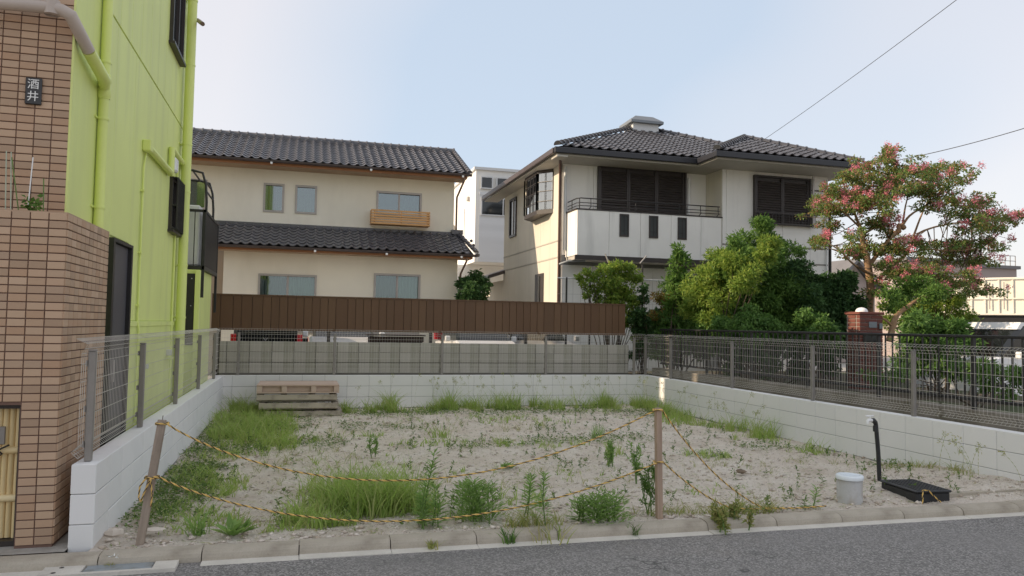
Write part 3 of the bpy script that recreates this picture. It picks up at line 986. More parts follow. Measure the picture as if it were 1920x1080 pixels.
# rear annex and balcony
MB().box((-4.6, GR + 0.004, -0.1), (-1.452, 13.42, 2.26)).build('annex', 'green_paint', house)
MB().box((-12, GR + 0.004, -0.1), (-4.6, 13.6, 7.4)).build('shade_wing', 'green_paint', house)  # unseen wing, added to keep the sun off the rear of the lot
MB().box((-1.664, 11.93, 1.15), (-1.515, 11.952, 2.2)).build('black_hatch', 'black_metal', house)
for z in (1.32, 1.72, 2.12):
    MB().lathe((-1.56, 11.926, z), [(0.008, 0), (0.008, 0.012)], 8).build('hatch_bolt', 'alu_light', house)
MB().cbox((-1.512, 11.90, 0.2), (-1.44, 11.99, 2.25), 0.006).build('pilaster', 'green_paint', house)
bal = MB().box((-2.9, 11.965, 2.265), (-1.40, 13.78, 2.32)).build('balcony', 'black_metal', house)
MB().box((-2.9, 11.965, 3.12), (-1.40, 12.0, 3.16)).build('hand_rail', 'black_metal', bal)
MB().box((-1.435, 12.0, 3.12), (-1.40, 13.78, 3.16)).build('hand_rail', 'black_metal', bal)
for i in range(9):
    xx = -1.45 - i * 0.11
    MB().box((xx, 11.975, 2.32), (xx + 0.012, 11.99, 3.12)).build('baluster', 'black_metal', bal)
for i in range(22):
    yy = 12.03 + i * 0.081
    MB().box((-1.425, yy, 2.32), (-1.41, yy + 0.05, 3.12)).build('baluster', 'black_metal', bal)
MB().cbox((-1.44, 11.965, 1.85), (-1.40, 12.0, 3.16), 0.003).build('corner_post', 'black_metal', bal)
MB().cbox((-1.44, 13.74, 1.65), (-1.40, 13.78, 3.16), 0.003).build('corner_post', 'black_metal', bal)
MB().cbox((-1.78, 12.10, 2.33), (-1.50, 12.9, 3.24), 0.02).build('storage_cabinet', 'white_plastic', bal)
for yy in (12.05, 12.95):
    MB().tube([(-2.0, yy, 3.76), (-1.62, yy, 3.75), (-1.48, yy, 3.72), (-1.43, yy, 3.55), (-1.41, yy, 3.30), (-1.41, yy, 3.14)], 0.018, 6).build('canopy_rib', 'black_metal', bal)
for xx, zz in ((-1.62, 3.75), (-1.45, 3.62), (-1.42, 3.45)):
    MB().tube([(xx, 12.05, zz), (xx, 12.95, zz)], 0.014, 6).build('canopy_bar', 'black_metal', bal)

# name plate on the tiled wall
npl = at(63, 171, Y=GF - 0.02)
plate = thing('name_plate', 'small black upright name plate with two white characters on the tiled wall', 'sign', npl)
MB().cbox((npl.x - 0.052, GF - 0.030, npl.z - 0.098), (npl.x + 0.052, GF - 0.009, npl.z + 0.098), 0.006).build('plate', 'sign_black', plate)


def text_mesh(body, size, mtx, mat, parent, name):
    cu = bpy.data.curves.new(name, 'FONT')
    cu.body = body
    cu.size = size
    cu.extrude = 0.0012
    cu.align_x = 'CENTER'
    cu.align_y = 'CENTER'
    o = bpy.data.objects.new(name, cu)
    COL.objects.link(o)
    dg = bpy.context.evaluated_depsgraph_get()
    me = bpy.data.meshes.new_from_object(o.evaluated_get(dg))
    bpy.data.objects.remove(o)
    me.materials.clear()
    return link(name, me, mat, parent, mtx)


for ch, dz in (('酒', 0.044), ('井', -0.044)):
    text_mesh(ch, 0.078, Matrix.Translation((npl.x, GF - 0.0315, npl.z + dz)) @ Matrix.Rotation(pi / 2, 4, 'X'), 'sign_white', plate, 'character')

# ------------------------------------------------------------------ roof tiles, windows and walls
def roof_tile_mesh(W, Ln, lift=0.026, h=0.056):
    us = [0.0, 0.10, 0.21, 0.32, 0.42, 0.55, 0.70, 0.86, 1.0]
    zs = [0.55, 0.95, 1.0, 0.70, 0.28, 0.06, 0.0, 0.16, 0.50]
    top0 = [(u * W, 0.0, z * h + lift) for u, z in zip(us, zs)]
    top1 = [(u * W, Ln, z * h) for u, z in zip(us, zs)]
    bot0 = [(u * W, 0.004, z * h + lift - 0.026) for u, z in zip(us, zs)]
    n = len(us)
    m = MB()
    m.add(top0 + top1, [(i, i + 1, n + i + 1, n + i) for i in range(n - 1)], True)
    m.add(bot0 + top0, [(i, i + 1, n + i + 1, n + i) for i in range(n - 1)], False)
    return m.mesh('roof_tile')


def tile_slope(parent, x0, x1, ye, ze, ang, length, W, E, mat, keep, ok=None, seen=None):
    me = roof_tile_mesh(W, E + 0.05)
    cells = []
    cols = int(round((x1 - x0) / W))
    for r in range(int(math.ceil(length / E))):
        for c in range(cols):
            x = x0 + c * W
            s = r * E
            if ok and not ok(x + W / 2, s * cos(ang)):
                continue
            vis = 0 if (seen is None or seen(x)) else 1
            cells.append((vis, r, c, x, s))
    cells.sort()
    rest_v, rest_f = [], []
    base = [v.co.copy() for v in me.vertices]
    fbase = [tuple(p.vertices) for p in me.polygons]
    rest = MB()
    for k, (vis, r, c, x, s) in enumerate(cells):
        mt = Matrix.Translation((x, ye + s * cos(ang), ze + s * sin(ang))) @ Matrix.Rotation(ang, 4, 'X')
        mt = mt @ Matrix.Translation((random.uniform(-.003, .003), random.uniform(-.004, .004), random.uniform(0, .003)))
        if k < keep:
            link('roof_tile', me, mat, parent, mt)
        else:
            rest.add([mt @ q for q in base], fbase, True)
    if rest.v:
        struct(rest.build('roof_tile', mat, parent), 'stuff')


def cap_tiles(parent, a, b, mat, name='ridge_tile', step=0.24, r=0.085):
    """a row of overlapping half-round cap tiles from a to b"""
    a, b = Vector(a), Vector(b)
    d = b - a
    n = max(1, int(round(d.length / step)))
    L = d.length / n
    m = MB()
    k = 8
    for (y, rr) in ((0, r * 1.14), (0.05, r * 1.12), (0.055, r), (L + 0.01, r * 0.94)):
        pass
    vs, fs = [], []
    prof = [(0.0, r * 1.18), (0.045, r * 1.18), (0.055, r), (L + 0.012, r * 0.96)]
    for y, rr in prof:
        for i in range(k + 1):
            t = pi * i / k
            vs.append((rr * cos(t), y, rr * sin(t) - 0.01))
    for j in range(len(prof) - 1):
        for i in range(k):
            fs.append((j * (k + 1) + i, j * (k + 1) + i + 1, (j + 1) * (k + 1) + i + 1, (j + 1) * (k + 1) + i))
    m.add(vs, fs, True)
    m.add(vs[:k + 1], [tuple(range(k + 1))])
    me = m.mesh(name)
    dn = d.normalized()
    xx = dn.cross(Vector((0, 0, 1))).normalized()
    zz = xx.cross(dn)
    rot = Matrix((xx, dn, zz)).transposed().to_4x4()
    for i in range(n):
        link(name, me, mat, parent, Matrix.Translation(a + dn * (i * L)) @ rot)


def wall_holes(x0, x1, z0, z1, y0, y1, holes):
    """a wall facing -Y with real openings"""
    m = MB()
    xs = sorted({x0, x1, *[h[0] for h in holes], *[h[1] for h in holes]})
    zs = sorted({z0, z1, *[h[2] for h in holes], *[h[3] for h in holes]})
    for xa, xb in zip(xs, xs[1:]):
        za_open = None
        for za, zb in zip(zs, zs[1:]):
            mx, mz = (xa + xb) / 2, (za + zb) / 2
            hole = any(h[0] < mx < h[1] and h[2] < mz < h[3] for h in holes)
            if not hole and za_open is None:
                za_open = za
            if hole and za_open is not None:
                m.box((xa, y0, za_open), (xb, y1, za)); za_open = None
        if za_open is not None:
            m.box((xa, y0, za_open), (xb, y1, z1))
    return m


def wavy(x0, x1, y, z0, z1, amp=0.02, waves=14):
    n = 60
    vs = []
    for i in range(n + 1):
        x = x0 + (x1 - x0) * i / n
        yy = y + amp * sin(i / n * waves * 2 * pi) + amp * 0.4 * sin(i * 1.7)
        vs += [(x, yy, z0), (x, yy, z1)]
    return MB().add(vs, [(2 * i, 2 * i + 2, 2 * i + 3, 2 * i + 1) for i in range(n)], True)


def window_y(parent, x0, x1, z0, z1, y, frame, glass='glass', sliding=True, curtains=(), depth=0.5, fr=0.045, sheer=None, mid=0.5):
    """window set in an opening of a wall that faces -Y at y"""
    g = MB()
    xm = x0 + (x1 - x0) * mid
    if sliding:
        g.box((x0 + fr, y + 0.045, z0 + fr), (xm, y + 0.051, z1 - fr))
        g.box((xm, y + 0.070, z0 + fr), (x1 - fr, y + 0.076, z1 - fr))
    else:
        g.box((x0 + fr, y + 0.045, z0 + fr), (x1 - fr, y + 0.051, z1 - fr))
    w = g.build('window', glass, parent)
    f = MB()
    p = y - 0.028
    f.box((x0 - 0.012, p, z0 - 0.012), (x1 + 0.012, y + 0.09, z0 + fr)); f.box((x0 - 0.012, p, z1 - fr), (x1 + 0.012, y + 0.09, z1 + 0.012))
    f.box((x0 - 0.012, p, z0 + fr), (x0 + fr, y + 0.09, z1 - fr)); f.box((x1 - fr, p, z0 + fr), (x1 + 0.012, y + 0.09, z1 - fr))
    f.build('frame', frame, w)
    if sliding:
        MB().box((xm - 0.028, y + 0.02, z0 + fr), (xm + 0.028, y + 0.085, z1 - fr)).build('meeting_stile', frame, w)
    for (a, b, mat) in curtains:
        wavy(x0 + (x1 - x0) * a, x0 + (x1 - x0) * b, y + 0.16, z0 - 0.02, z1 + 0.02, 0.011, int(10 * (b - a) * (x1 - x0) / 1.2) + 2).build('curtain', mat, w)
    rm = MB()
    rm.box((x0 - 0.05, y + depth, z0 - 0.05), (x1 + 0.05, y + depth + 0.02, z1 + 0.05))
    rm.build('room', 'room_dark', w)
    return w


# ------------------------------------------------------------------ the cream house
ch = thing('cream_house', 'two storey cream plaster house with grey wavy tiled roofs', 'house', (0, 25, 0))
UY, LY = 23.5, 22.6
upper_wins = [(-3.9, -2.76, 4.75, 5.6), (-1.17, -0.60, 4.78, 5.62), (-0.26, 0.35, 4.78, 5.62), (2.16, 3.54, 4.84, 5.60)]
lower_wins = [(-1.19, 0.40, 1.2, 2.86), (2.06, 3.42, 1.2, 2.98)]
wall_holes(-8.0, 4.59, 3.4, 6.12, UY, UY + 0.15, upper_wins).build('upper_wall', 'cream_plaster', ch)
wall_holes(-2.14, 4.56, -0.1, 3.62, LY, LY + 0.15, lower_wins).build('lower_wall', 'cream_plaster', ch)
sw = MB()
sw.box((4.44, UY + 0.15, 3.4), (4.59, 27.8, 6.05)); sw.box((4.41, LY + 0.15, -0.1), (4.56, 28.4, 3.62))
sw.prism([(UY + 0.15, 6.05), (27.8, 6.05), (25.6, 7.3)], 4.44, 4.585, 0)
sw.build('gable_wall', 'cream_plaster', ch)
MB().box((-8.0, 27.8, -0.1), (4.44, 28.0, 6.05)).build('rear_wall', 'cream_plaster', ch)
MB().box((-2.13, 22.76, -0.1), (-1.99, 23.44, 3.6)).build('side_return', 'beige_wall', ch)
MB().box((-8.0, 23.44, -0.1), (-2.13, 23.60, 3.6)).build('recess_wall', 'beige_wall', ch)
for i, (a, b, c, d) in enumerate(upper_wins):
    if i == 3:
        window_y(ch, a, b, c, d, UY, 'alu_frame', 'glass_teal', True, [(0.52, 1.0, 'curtain_green')])
    elif i == 1:
        window_y(ch, a, b, c, d, UY, 'alu_frame', 'glass_teal', False, [(0.0, 0.55, 'curtain_green'), (0.6, 1.0, 'curtain')])
    else:
        window_y(ch, a, b, c, d, UY, 'alu_frame', 'glass_teal', False, [(0.0, 1.0, 'curtain')])
window_y(ch, *lower_wins[0], LY, 'alu_frame', 'glass', True, [(0.0, 0.46, 'curtain_green'), (0.48, 1.0, 'curtain')])
window_y(ch, *lower_wins[1], LY, 'alu_frame', 'glass', True, [(0.0, 0.48, 'curtain_green'), (0.5, 1.0, 'curtain')])
# slatted flower box
fbx = MB().box((2.0, 23.10, 4.53), (3.72, 23.46, 4.55)).build('flower_box', 'slat_wood', ch)
for k in range(6):
    z = 4.53 + k * 0.078
    MB().cbox((1.96, 23.05, z), (3.76, 23.075, z + 0.052), 0.003).build('slat', 'slat_wood', fbx)
    for xx in (1.96, 3.735):
        MB().cbox((xx, 23.08, z), (xx + 0.025, 23.48, z + 0.052), 0.003).build('slat', 'slat_wood', fbx)
for xx in (2.05, 2.86, 3.66):
    MB().box((xx, 23.078, 4.53), (xx + 0.03, 23.098, 4.97)).build('batten', 'slat_wood', fbx)
# roofs
ua = math.atan2(1.30, 2.80)
la = math.atan2(0.75, 1.5)
MB().add([(-8.3, 22.82, 6.17), (4.95, 22.82, 6.17), (4.95, 25.6, 7.46), (-8.3, 25.6, 7.46), (4.95, 28.4, 6.17), (-8.3, 28.4, 6.17)], [(0, 1, 2, 3), (3, 2, 4, 5)]).build('roof_deck', 'roof_under', ch)
tile_slope(ch, -8.3, 4.95, 22.78, 6.185, ua, 3.08, 0.25, 0.2375, 'kawara', 300, None, lambda x: x > -3.2)
cap_tiles(ch, (4.97, 25.6, 7.53), (-8.3, 25.6, 7.53), 'kawara', 'ridge_tile', 0.27, 0.10)
MB().box((-8.3, 25.5, 7.40), (4.95, 25.7, 7.52)).build('ridge_base', 'kawara', ch)
cap_tiles(ch, (4.93, 22.80, 6.24), (4.93, 25.6, 7.54), 'kawara', 'verge_tile', 0.24, 0.07)
MB().add([(-2.5, 22.02, 3.60), (4.95, 22.02, 3.60), (4.75, 23.5, 4.36), (-2.5, 23.5, 4.36)], [(0, 1, 2, 3)]).build('lower_roof_deck', 'roof_under', ch)
tile_slope(ch, -2.45, 4.85, 21.98, 3.615, la, 1.60, 0.25, 0.2375, 'kawara', 300)
cap_tiles(ch, (5.0, 21.98, 3.68), (4.72, 23.49, 4.43), 'kawara', 'verge_tile', 0.24, 0.07)
MB().box((-2.5, 23.40, 4.33), (4.72, 23.497, 4.43)).build('flashing', 'kawara', ch)
MB().box((4.50, 23.30, 4.36), (4.86, 23.55, 4.50)).build('ridge_end', 'kawara', ch)
sd = MB()
for i in range(4):
    sd.tube([(5.02 + 0.02 * i, 22.02 + i * 0.36, 3.62 + i * 0.18), (5.10, 22.05 + i * 0.36, 3.60 + i * 0.18)], 0.05, 6)
sd.build('side_tile', 'kawara', ch)


def half_gutter(a, b, r, axis, flip=1):
    pr = [(r * cos(t), r * sin(t)) for t in np.linspace(pi, 2 * pi, 9)] + [(r * 0.86 * cos(t), r * 0.86 * sin(t)) for t in np.linspace(2 * pi, pi, 9)]
    m = MB()
    if axis == 0:
        m.prism([(a[1] + p, a[2] + q) for p, q in pr], a[0], b[0], 0)
    else:
        m.prism([(a[0] + p, a[2] + q) for p, q in pr], a[1], b[1], 1)
    return m


half_gutter((-8.3, 22.72, 6.17), (4.98, 0, 0), 0.07, 0).build('gutter', 'gutter_brown', ch)
half_gutter((-2.5, 21.92, 3.60), (5.02, 0, 0), 0.07, 0).build('gutter', 'gutter_brown', ch)
MB().box((-8.3, 22.80, 6.035), (4.85, 22.84, 6.15)).build('fascia', 'eave_wood', ch)
MB().box((-2.5, 22.0, 3.475), (4.9, 22.04, 3.585)).build('fascia', 'eave_wood', ch)
MB().box((-8.3, 22.843, 6.04), (4.85, UY - 0.003, 6.07)).build('soffit_board', 'soffit_brown', ch)
MB().box((-2.5, 22.043, 3.48), (4.9, LY - 0.003, 3.51)).build('soffit_board', 'soffit_brown', ch)
for xx in (-0.98, 1.86, 4.66):
    MB().cbox((xx, 22.635, 6.05), (xx + 0.06, 22.70, 6.11), 0.006).build('gutter_clip', 'white_plastic', ch)
for xx in (0.3, 2.3, 4.5):
    MB().cbox((xx, 21.835, 3.48), (xx + 0.06, 21.90, 3.54), 0.006).build('gutter_clip', 'white_plastic', ch)
MB().tube([(4.74, 22.70, 6.06), (4.74, 22.72, 5.96), (4.66, 23.40, 5.55), (4.66, 23.43, 5.4), (4.66, 23.43, 4.5)], 0.032, 8).build('downpipe', 'downpipe', ch)
MB().tube([(4.70, 21.92, 3.50), (4.70, 21.95, 3.40), (4.64, 22.50, 3.05), (4.64, 22.53, 2.9), (4.64, 22.53, 0.1)], 0.032, 8).build('downpipe', 'downpipe', ch)

# ------------------------------------------------------------------ the white house with dark hip roof
wh = thing('white_house', 'two storey white panelled house with dark hip roof and shuttered windows', 'house', (10.8, 22, 0))
SX, FY, WY = 6.80, 19.48, 18.60
core = MB()
core.box((SX + 0.02, FY + 0.02, -0.1), (14.72, 25.5, 6.04))
core.box((11.26, WY + 0.02, -0.1), (14.72, FY + 0.02, 6.04))
core.build('wall_body', 'block_mortar', wh)
PW = 0.91
BZ = [(-0.1, 3.40), (3.44, 3.86), (3.90, 6.03)]
y = FY
while y < 25.45:
    w = min(PW, 25.5 - y)
    for z0, z1 in BZ:
        MB().cbox((SX - 0.012, y + 0.004, z0), (SX + 0.0195, y + w - 0.008, z1), 0.004).build('wall_panel', 'ivory_panel', wh)
    y += PW
for z in (3.405, 3.865):
    MB().box((SX - 0.022, FY, z), (SX + 0.019, 25.5, z + 0.03)).build('band', 'soffit', wh)
x = SX + 0.03
while x < 11.2:
    w = min(PW, 11.24 - x)
    for z0, z1 in ((-0.1, 3.2), (3.47, 6.03)):
        MB().cbox((x, FY - 0.012, z0), (x + w - 0.008, FY + 0.0195, z1), 0.004).build('wall_panel', 'white_panel', wh)
    x += PW
x = 11.245
for w in (0.12, PW, PW, PW, 0.62):
    for z0, z1 in ((-0.1, 3.40), (3.44, 3.86), (3.90, 6.03)):
        MB().cbox((x, WY - 0.012, z0), (x + w - 0.008, WY + 0.0195, z1), 0.004).build('wall_panel', 'white_panel', wh)
    x += w
for z in (3.405, 3.865):
    MB().box((11.25, WY - 0.024, z), (14.72, WY - 0.013, z + 0.03)).build('band', 'fence_grey', wh)
MB().box((11.235, WY + 0.02, 3.47), (11.2595, FY - 0.014, 6.03)).build('wall_panel', 'ivory_panel', wh)
# balcony
bc = MB().box((6.95, WY + 0.006, 3.30), (11.23, FY - 0.02, 3.46)).build('balcony', 'soffit', wh)
MB().box((6.88, WY - 0.05, 3.28), (11.26, WY + 0.004, 3.40)).build('balcony_edge', 'dark_bronze', bc)
x = 6.93
for k in range(5):
    w = [0.91, 0.91, 0.91, 0.91, 0.64][k]
    MB().cbox((x, WY - 0.03, 3.40), (x + w - 0.008, WY + 0.07, 4.60), 0.005).build('parapet_panel', 'white_panel', bc)
    x += w
MB().cbox((6.925, WY + 0.075, 3.40), (7.02, FY - 0.015, 4.60), 0.005).build('parapet_panel', 'white_panel', bc)
MB().box((6.90, WY - 0.045, 4.603), (11.23, WY + 0.085, 4.635)).build('coping', 'dark_bronze', bc)
MB().box((6.90, WY + 0.085, 4.603), (7.03, FY - 0.015, 4.635)).build('coping', 'dark_bronze', bc)
for xa, xb in ((8.13, 8.40), (8.99, 9.26), (9.85, 10.12)):
    s_ = MB().box((xa + 0.03, WY - 0.036, 3.98), (xb - 0.03, WY - 0.031, 4.52)).build('slit_window', 'room_dark', bc)
    f = MB()
    f.box((xa, WY - 0.055, 3.94), (xb, WY - 0.0305, 3.99)); f.box((xa, WY - 0.055, 4.51), (xb, WY - 0.0305, 4.55))
    f.box((xa, WY - 0.055, 3.99), (xa + 0.035, WY - 0.0305, 4.51)); f.box((xb - 0.035, WY - 0.055, 3.99), (xb, WY - 0.0305, 4.51))
    f.build('frame', 'dark_bronze', s_)
    gb = MB()
    gb.box(((xa + xb) / 2 - 0.008, WY - 0.05, 3.99), ((xa + xb) / 2 + 0.008, WY - 0.047, 4.51))
    gb.box((xa + 0.035, WY - 0.046, 4.10), (xb - 0.035, WY - 0.038, 4.112))
    gb.build('grille', 'black_metal', s_)
for z in (4.92, 4.80, 4.72):
    MB().tube([(6.97, FY - 0.05, z), (6.97, WY + 0.16, z), (7.05, WY + 0.03, z), (11.18, WY + 0.03, z)], 0.016 if z > 4.9 else 0.011, 6).build('balcony_rail', 'black_metal', bc)
for xx in (7.30, 8.6, 9.2, 9.9, 10.55, 11.1):
    MB().tube([(xx - 0.03, WY + 0.03, 4.63), (xx + 0.02, WY - 0.02, 4.70), (xx + 0.03, WY + 0.03, 4.78), (xx + 0.03, WY + 0.03, 4.92)], 0.011, 6).build('rail_post', 'black_metal', bc)
for p_ in ((7.02, WY + 0.06), (6.97, WY + 0.5)):
    MB().tube([(p_[0], p_[1], 4.63), (p_[0], p_[1], 4.92)], 0.013, 6).build('rail_post', 'black_metal', bc)


def shutters(parent, x0, x1, z0, z1, y, n, pitch=0.068):
    fr = MB()
    d = 0.10
    fr.box((x0 - 0.06, y - d, z0 - 0.05), (x1 + 0.06, y - 0.013, z0)); fr.box((x0 - 0.06, y - d, z1), (x1 + 0.06, y - 0.013, z1 + 0.05))
    fr.box((x0 - 0.06, y - d, z0), (x0, y - 0.013, z1)); fr.box((x1, y - d, z0), (x1 + 0.06, y - 0.013, z1))
    root = fr.build('shutter_frame', 'dark_bronze', parent)
    w = (x1 - x0) / n
    for i in range(n):
        a, b = x0 + i * w, x0 + (i + 1) * w
        pn = MB()
        pn.box((a + 0.003, y - 0.07, z0 + 0.003), (a + 0.05, y - 0.02, z1 - 0.003)); pn.box((b - 0.05, y - 0.07, z0 + 0.003), (b - 0.003, y - 0.02, z1 - 0.003))
        pn.box((a + 0.05, y - 0.03, z0 + 0.003), (b - 0.05, y - 0.02, z1 - 0.003))
        pn.build('shutter_panel', 'dark_bronze', root)
        sl = MB()
        k = int((z1 - z0 - 0.08) / pitch)
        for j in range(k):
            z = z0 + 0.04 + j * pitch
            sl.add([(a + 0.05, y - 0.075, z), (b - 0.05, y - 0.075, z), (b - 0.05, y - 0.036, z + pitch * 0.86), (a + 0.05, y - 0.036, z + pitch * 0.86), (a + 0.05, y - 0.066, z - 0.004), (b - 0.05, y - 0.066, z - 0.004)], [(0, 1, 2, 3), (4, 5, 1, 0)])
        struct(sl.build('louvre', 'bronze_slat', root), 'stuff')
    return root


shutters(wh, 7.90, 10.50, 3.60, 5.98, FY, 3)
ws = shutters(wh, 12.27, 14.02, 4.55, 5.84, WY, 2)
MB().box((12.15, WY - 0.22, 4.80), (14.15, WY - 0.19, 4.83)).build('guard_rail', 'dark_bronze', ws)
MB().box((12.15, WY - 0.22, 4.50), (14.15, WY - 0.19, 4.53)).build('guard_rail', 'dark_bronze', ws)
for k in range(19):
    MB().box((12.17 + k * 0.108, WY - 0.212, 4.53), (12.182 + k * 0.108, WY - 0.198, 4.80)).build('guard_bar', 'dark_bronze', ws)
for xx in (12.15, 14.12):
    MB().box((xx, WY - 0.19, 4.50), (xx + 0.03, WY - 0.013, 4.53)).build('guard_bracket', 'dark_bronze', ws)
MB().box((14.02, WY - 0.06, 5.55), (14.6, WY - 0.035, 5.58)).build('laundry_bar', 'dark_bronze', ws)
MB().box((14.09, WY - 0.14, 4.45), (14.15, WY - 0.102, 5.95)).build('shutter_box', 'alu_frame', ws)
MB().tube([(10.66, FY - 0.05, 3.5), (10.66, FY - 0.05, 5.85)], 0.04, 8).build('vent_pipe', 'white_plastic', wh)
# side windows
plan = [(SX - 0.014, 20.15), (SX - 0.36, 20.60), (SX - 0.36, 21.85), (SX - 0.014, 22.20)]
bw = MB().prism(plan, 4.72, 4.84, 2).build('bay_window', 'dark_bronze', wh)
MB().prism(plan, 5.90, 6.0, 2).build('bay_top', 'dark_bronze', bw)
MB().prism([(SX - 0.013, 20.3), (SX - 0.28, 20.66), (SX - 0.28, 21.8), (SX - 0.013, 22.05)], 4.84, 5.90, 2).build('bay_glass', 'car_glass', bw)
for (a, b), nn in (((plan[0], plan[1]), 2), ((plan[1], plan[2]), 4), ((plan[2], plan[3]), 2)):
    a, b = Vector(a), Vector(b)
    g = MB()
    for i in range(nn + 1):
        q = a.lerp(b, i / nn)
        r_ = 0.028 if i in (0, nn) else 0.010
        g.tube([(q.x, q.y, 4.84), (q.x, q.y, 5.90)], r_, 4, False)
    for z in (5.08, 5.37, 5.64):
        g.tube([(a.x, a.y, z), (b.x, b.y, z)], 0.010, 4, False)
    g.build('bay_frame', 'dark_bronze', bw)
    fr_ = MB()
    na, nb = a.lerp(b, 0.05), b.lerp(a, 0.05)
    inn = Vector((0.035, 0))
    fr_.add([(na.x + inn.x, na.y, 4.85), (nb.x + inn.x, nb.y, 4.85), (nb.x + inn.x, nb.y, 5.89), (na.x + inn.x, na.y, 5.89)], [(0, 1, 2, 3)])
    fr_.build('bay_pane', 'frosted', bw)
nw = MB().box((SX - 0.02, 23.95, 4.55), (SX - 0.0125, 24.65, 5.72)).build('window', 'car_glass', wh)
f = MB()
f.box((SX - 0.06, 23.9, 4.48), (SX - 0.013, 24.7, 4.55)); f.box((SX - 0.06, 23.9, 5.72), (SX - 0.013, 24.7, 5.79)); f.box((SX - 0.06, 23.9, 4.55), (SX - 0.013, 23.95, 5.72)); f.box((SX - 0.06, 24.65, 4.55), (SX - 0.013, 24.7, 5.72))
f.build('frame', 'dark_bronze', nw)
MB().box((SX - 0.045, 24.25, 4.55), (SX - 0.021, 24.30, 5.72)).build('meeting_stile', 'alu_frame', nw)
sd_ = MB().cbox((SX - 0.04, 20.9, 0.9), (SX - 0.013, 21.7, 3.06), 0.004).build('side_door', 'dark_bronze', wh)
MB().box((SX - 0.055, 21.2, 0.95), (SX - 0.041, 21.35, 2.98)).build('door_glass', 'car_glass', sd_)
# down pipes
MB().tube([(6.45, 18.75, 6.02), (6.55, 18.9, 5.93), (6.70, 19.32, 5.80), (6.72, 19.38, 5.65), (6.72, 19.38, 0.0)], 0.042, 8).build('downpipe', 'pipe_brown', wh)
MB().tube([(6.88, 19.40, 5.9), (6.88, 19.40, 3.6)], 0.04, 8).build('downpipe', 'alu_light', wh)
MB().tube([(6.72, 19.38, 3.2), (6.9, 19.1, 3.28), (7.3, 18.9, 3.29)], 0.035, 8).build('downpipe', 'vent_grey', wh)
MB().tube([(15.0, 17.9, 6.02), (14.95, 18.1, 5.85), (14.80, 18.55, 5.7), (14.79, 18.62, 5.5), (14.79, 18.62, 0.3)], 0.045, 8).build('downpipe', 'black_metal', wh)
MB().tube([(14.62, 18.55, 5.9), (14.62, 18.55, 0.5)], 0.02, 6).build('downpipe', 'alu_light', wh)
# roof
SL = 0.44
ra = math.atan(SL)
EZ = 6.20
R0_ = [(6.3, 18.5, EZ), (15.1, 18.5, EZ), (15.1, 26.5, EZ), (6.3, 26.5, EZ), (10.3, 22.5, EZ + 4 * SL), (11.1, 22.5, EZ + 4 * SL)]
MB().add(R0_, [(0, 1, 5, 4), (1, 2, 5), (2, 3, 4, 5), (3, 0, 4)]).build('roof_deck', 'roof_under', wh)
W0 = [(10.4, 17.5, EZ), (15.1, 17.5, EZ), (12.75, 19.85, EZ + 2.35 * SL), (12.75, 21.4, EZ + 2.35 * SL), (15.1, 21.4, EZ), (10.4, 21.4, EZ)]
MB().add(W0, [(0, 1, 2), (0, 2, 3, 5), (1, 4, 3, 2)]).build('roof_deck', 'roof_under', wh)
tile_slope(wh, 6.36, 14.9, 18.46, EZ + 0.012, ra, 4.25, 0.27, 0.243, 'kawara_dark', 230,
           lambda x, s: x > 6.3 + s + 0.06 and x < 15.1 - s - 0.06 and x < 10.75 + s)
tile_slope(wh, 10.46, 15.05, 17.46, EZ + 0.012, ra, 2.50, 0.27, 0.243, 'kawara_dark', 70,
           lambda x, s: x > 10.4 + s + 0.05 and x < 15.1 - s - 0.05)
zt = EZ + 0.075
cap_tiles(wh, (6.34, 18.52, zt - 0.01), (10.3, 22.5, zt + 4 * SL), 'kawara_dark', 'hip_tile', 0.25, 0.10)
cap_tiles(wh, (15.0, 18.6, zt), (11.1, 22.5, zt + 4 * SL), 'kawara_dark', 'hip_tile', 0.27, 0.10)
cap_tiles(wh, (10.2, 22.5, zt + 4 * SL), (11.2, 22.5, zt + 4 * SL), 'kawara_dark', 'ridge_tile', 0.25, 0.10)
cap_tiles(wh, (10.44, 17.52, zt - 0.01), (12.75, 19.85, zt + 2.35 * SL), 'kawara_dark', 'hip_tile', 0.25, 0.10)
cap_tiles(wh, (15.06, 17.54, zt - 0.01), (12.75, 19.85, zt + 2.35 * SL), 'kawara_dark', 'hip_tile', 0.27, 0.10)
cap_tiles(wh, (12.75, 19.85, zt + 2.35 * SL), (12.75, 21.3, zt + 2.35 * SL), 'kawara_dark', 'ridge_tile', 0.25, 0.10)


def box_gutter(a, b, name='gutter', mat='gutter_navy'):
    MB().cbox(a, b, 0.012).build(name, mat, wh)


box_gutter((6.22, 18.38, 6.03), (10.42, 18.49, 6.185))
box_gutter((10.32, 17.50, 6.03), (10.415, 18.375, 6.185))
box_gutter((10.32, 17.38, 6.03), (15.2, 17.49, 6.185))
box_gutter((6.19, 18.50, 6.03), (6.29, 26.55, 6.175), 'gutter', 'gutter_brown')
box_gutter((15.11, 17.50, 6.03), (15.2, 26.5, 6.175))
sf = MB()
sf.box((6.30, 18.50, 5.985), (SX - 0.015, 26.5, 6.035)); sf.box((SX - 0.015, 18.50, 5.985), (11.23, FY - 0.014, 6.035))
sf.box((10.42, 17.50, 5.987), (15.1, WY - 0.016, 6.037)); sf.box((14.725, WY - 0.016, 5.986), (15.1, 26.5, 6.034))
sf.build('soffit_board', 'soffit', wh)
MB().cbox((6.29, 18.42, 5.93), (6.60, 18.9, 5.984), 0.01).build('eave_corner', 'soffit', wh)
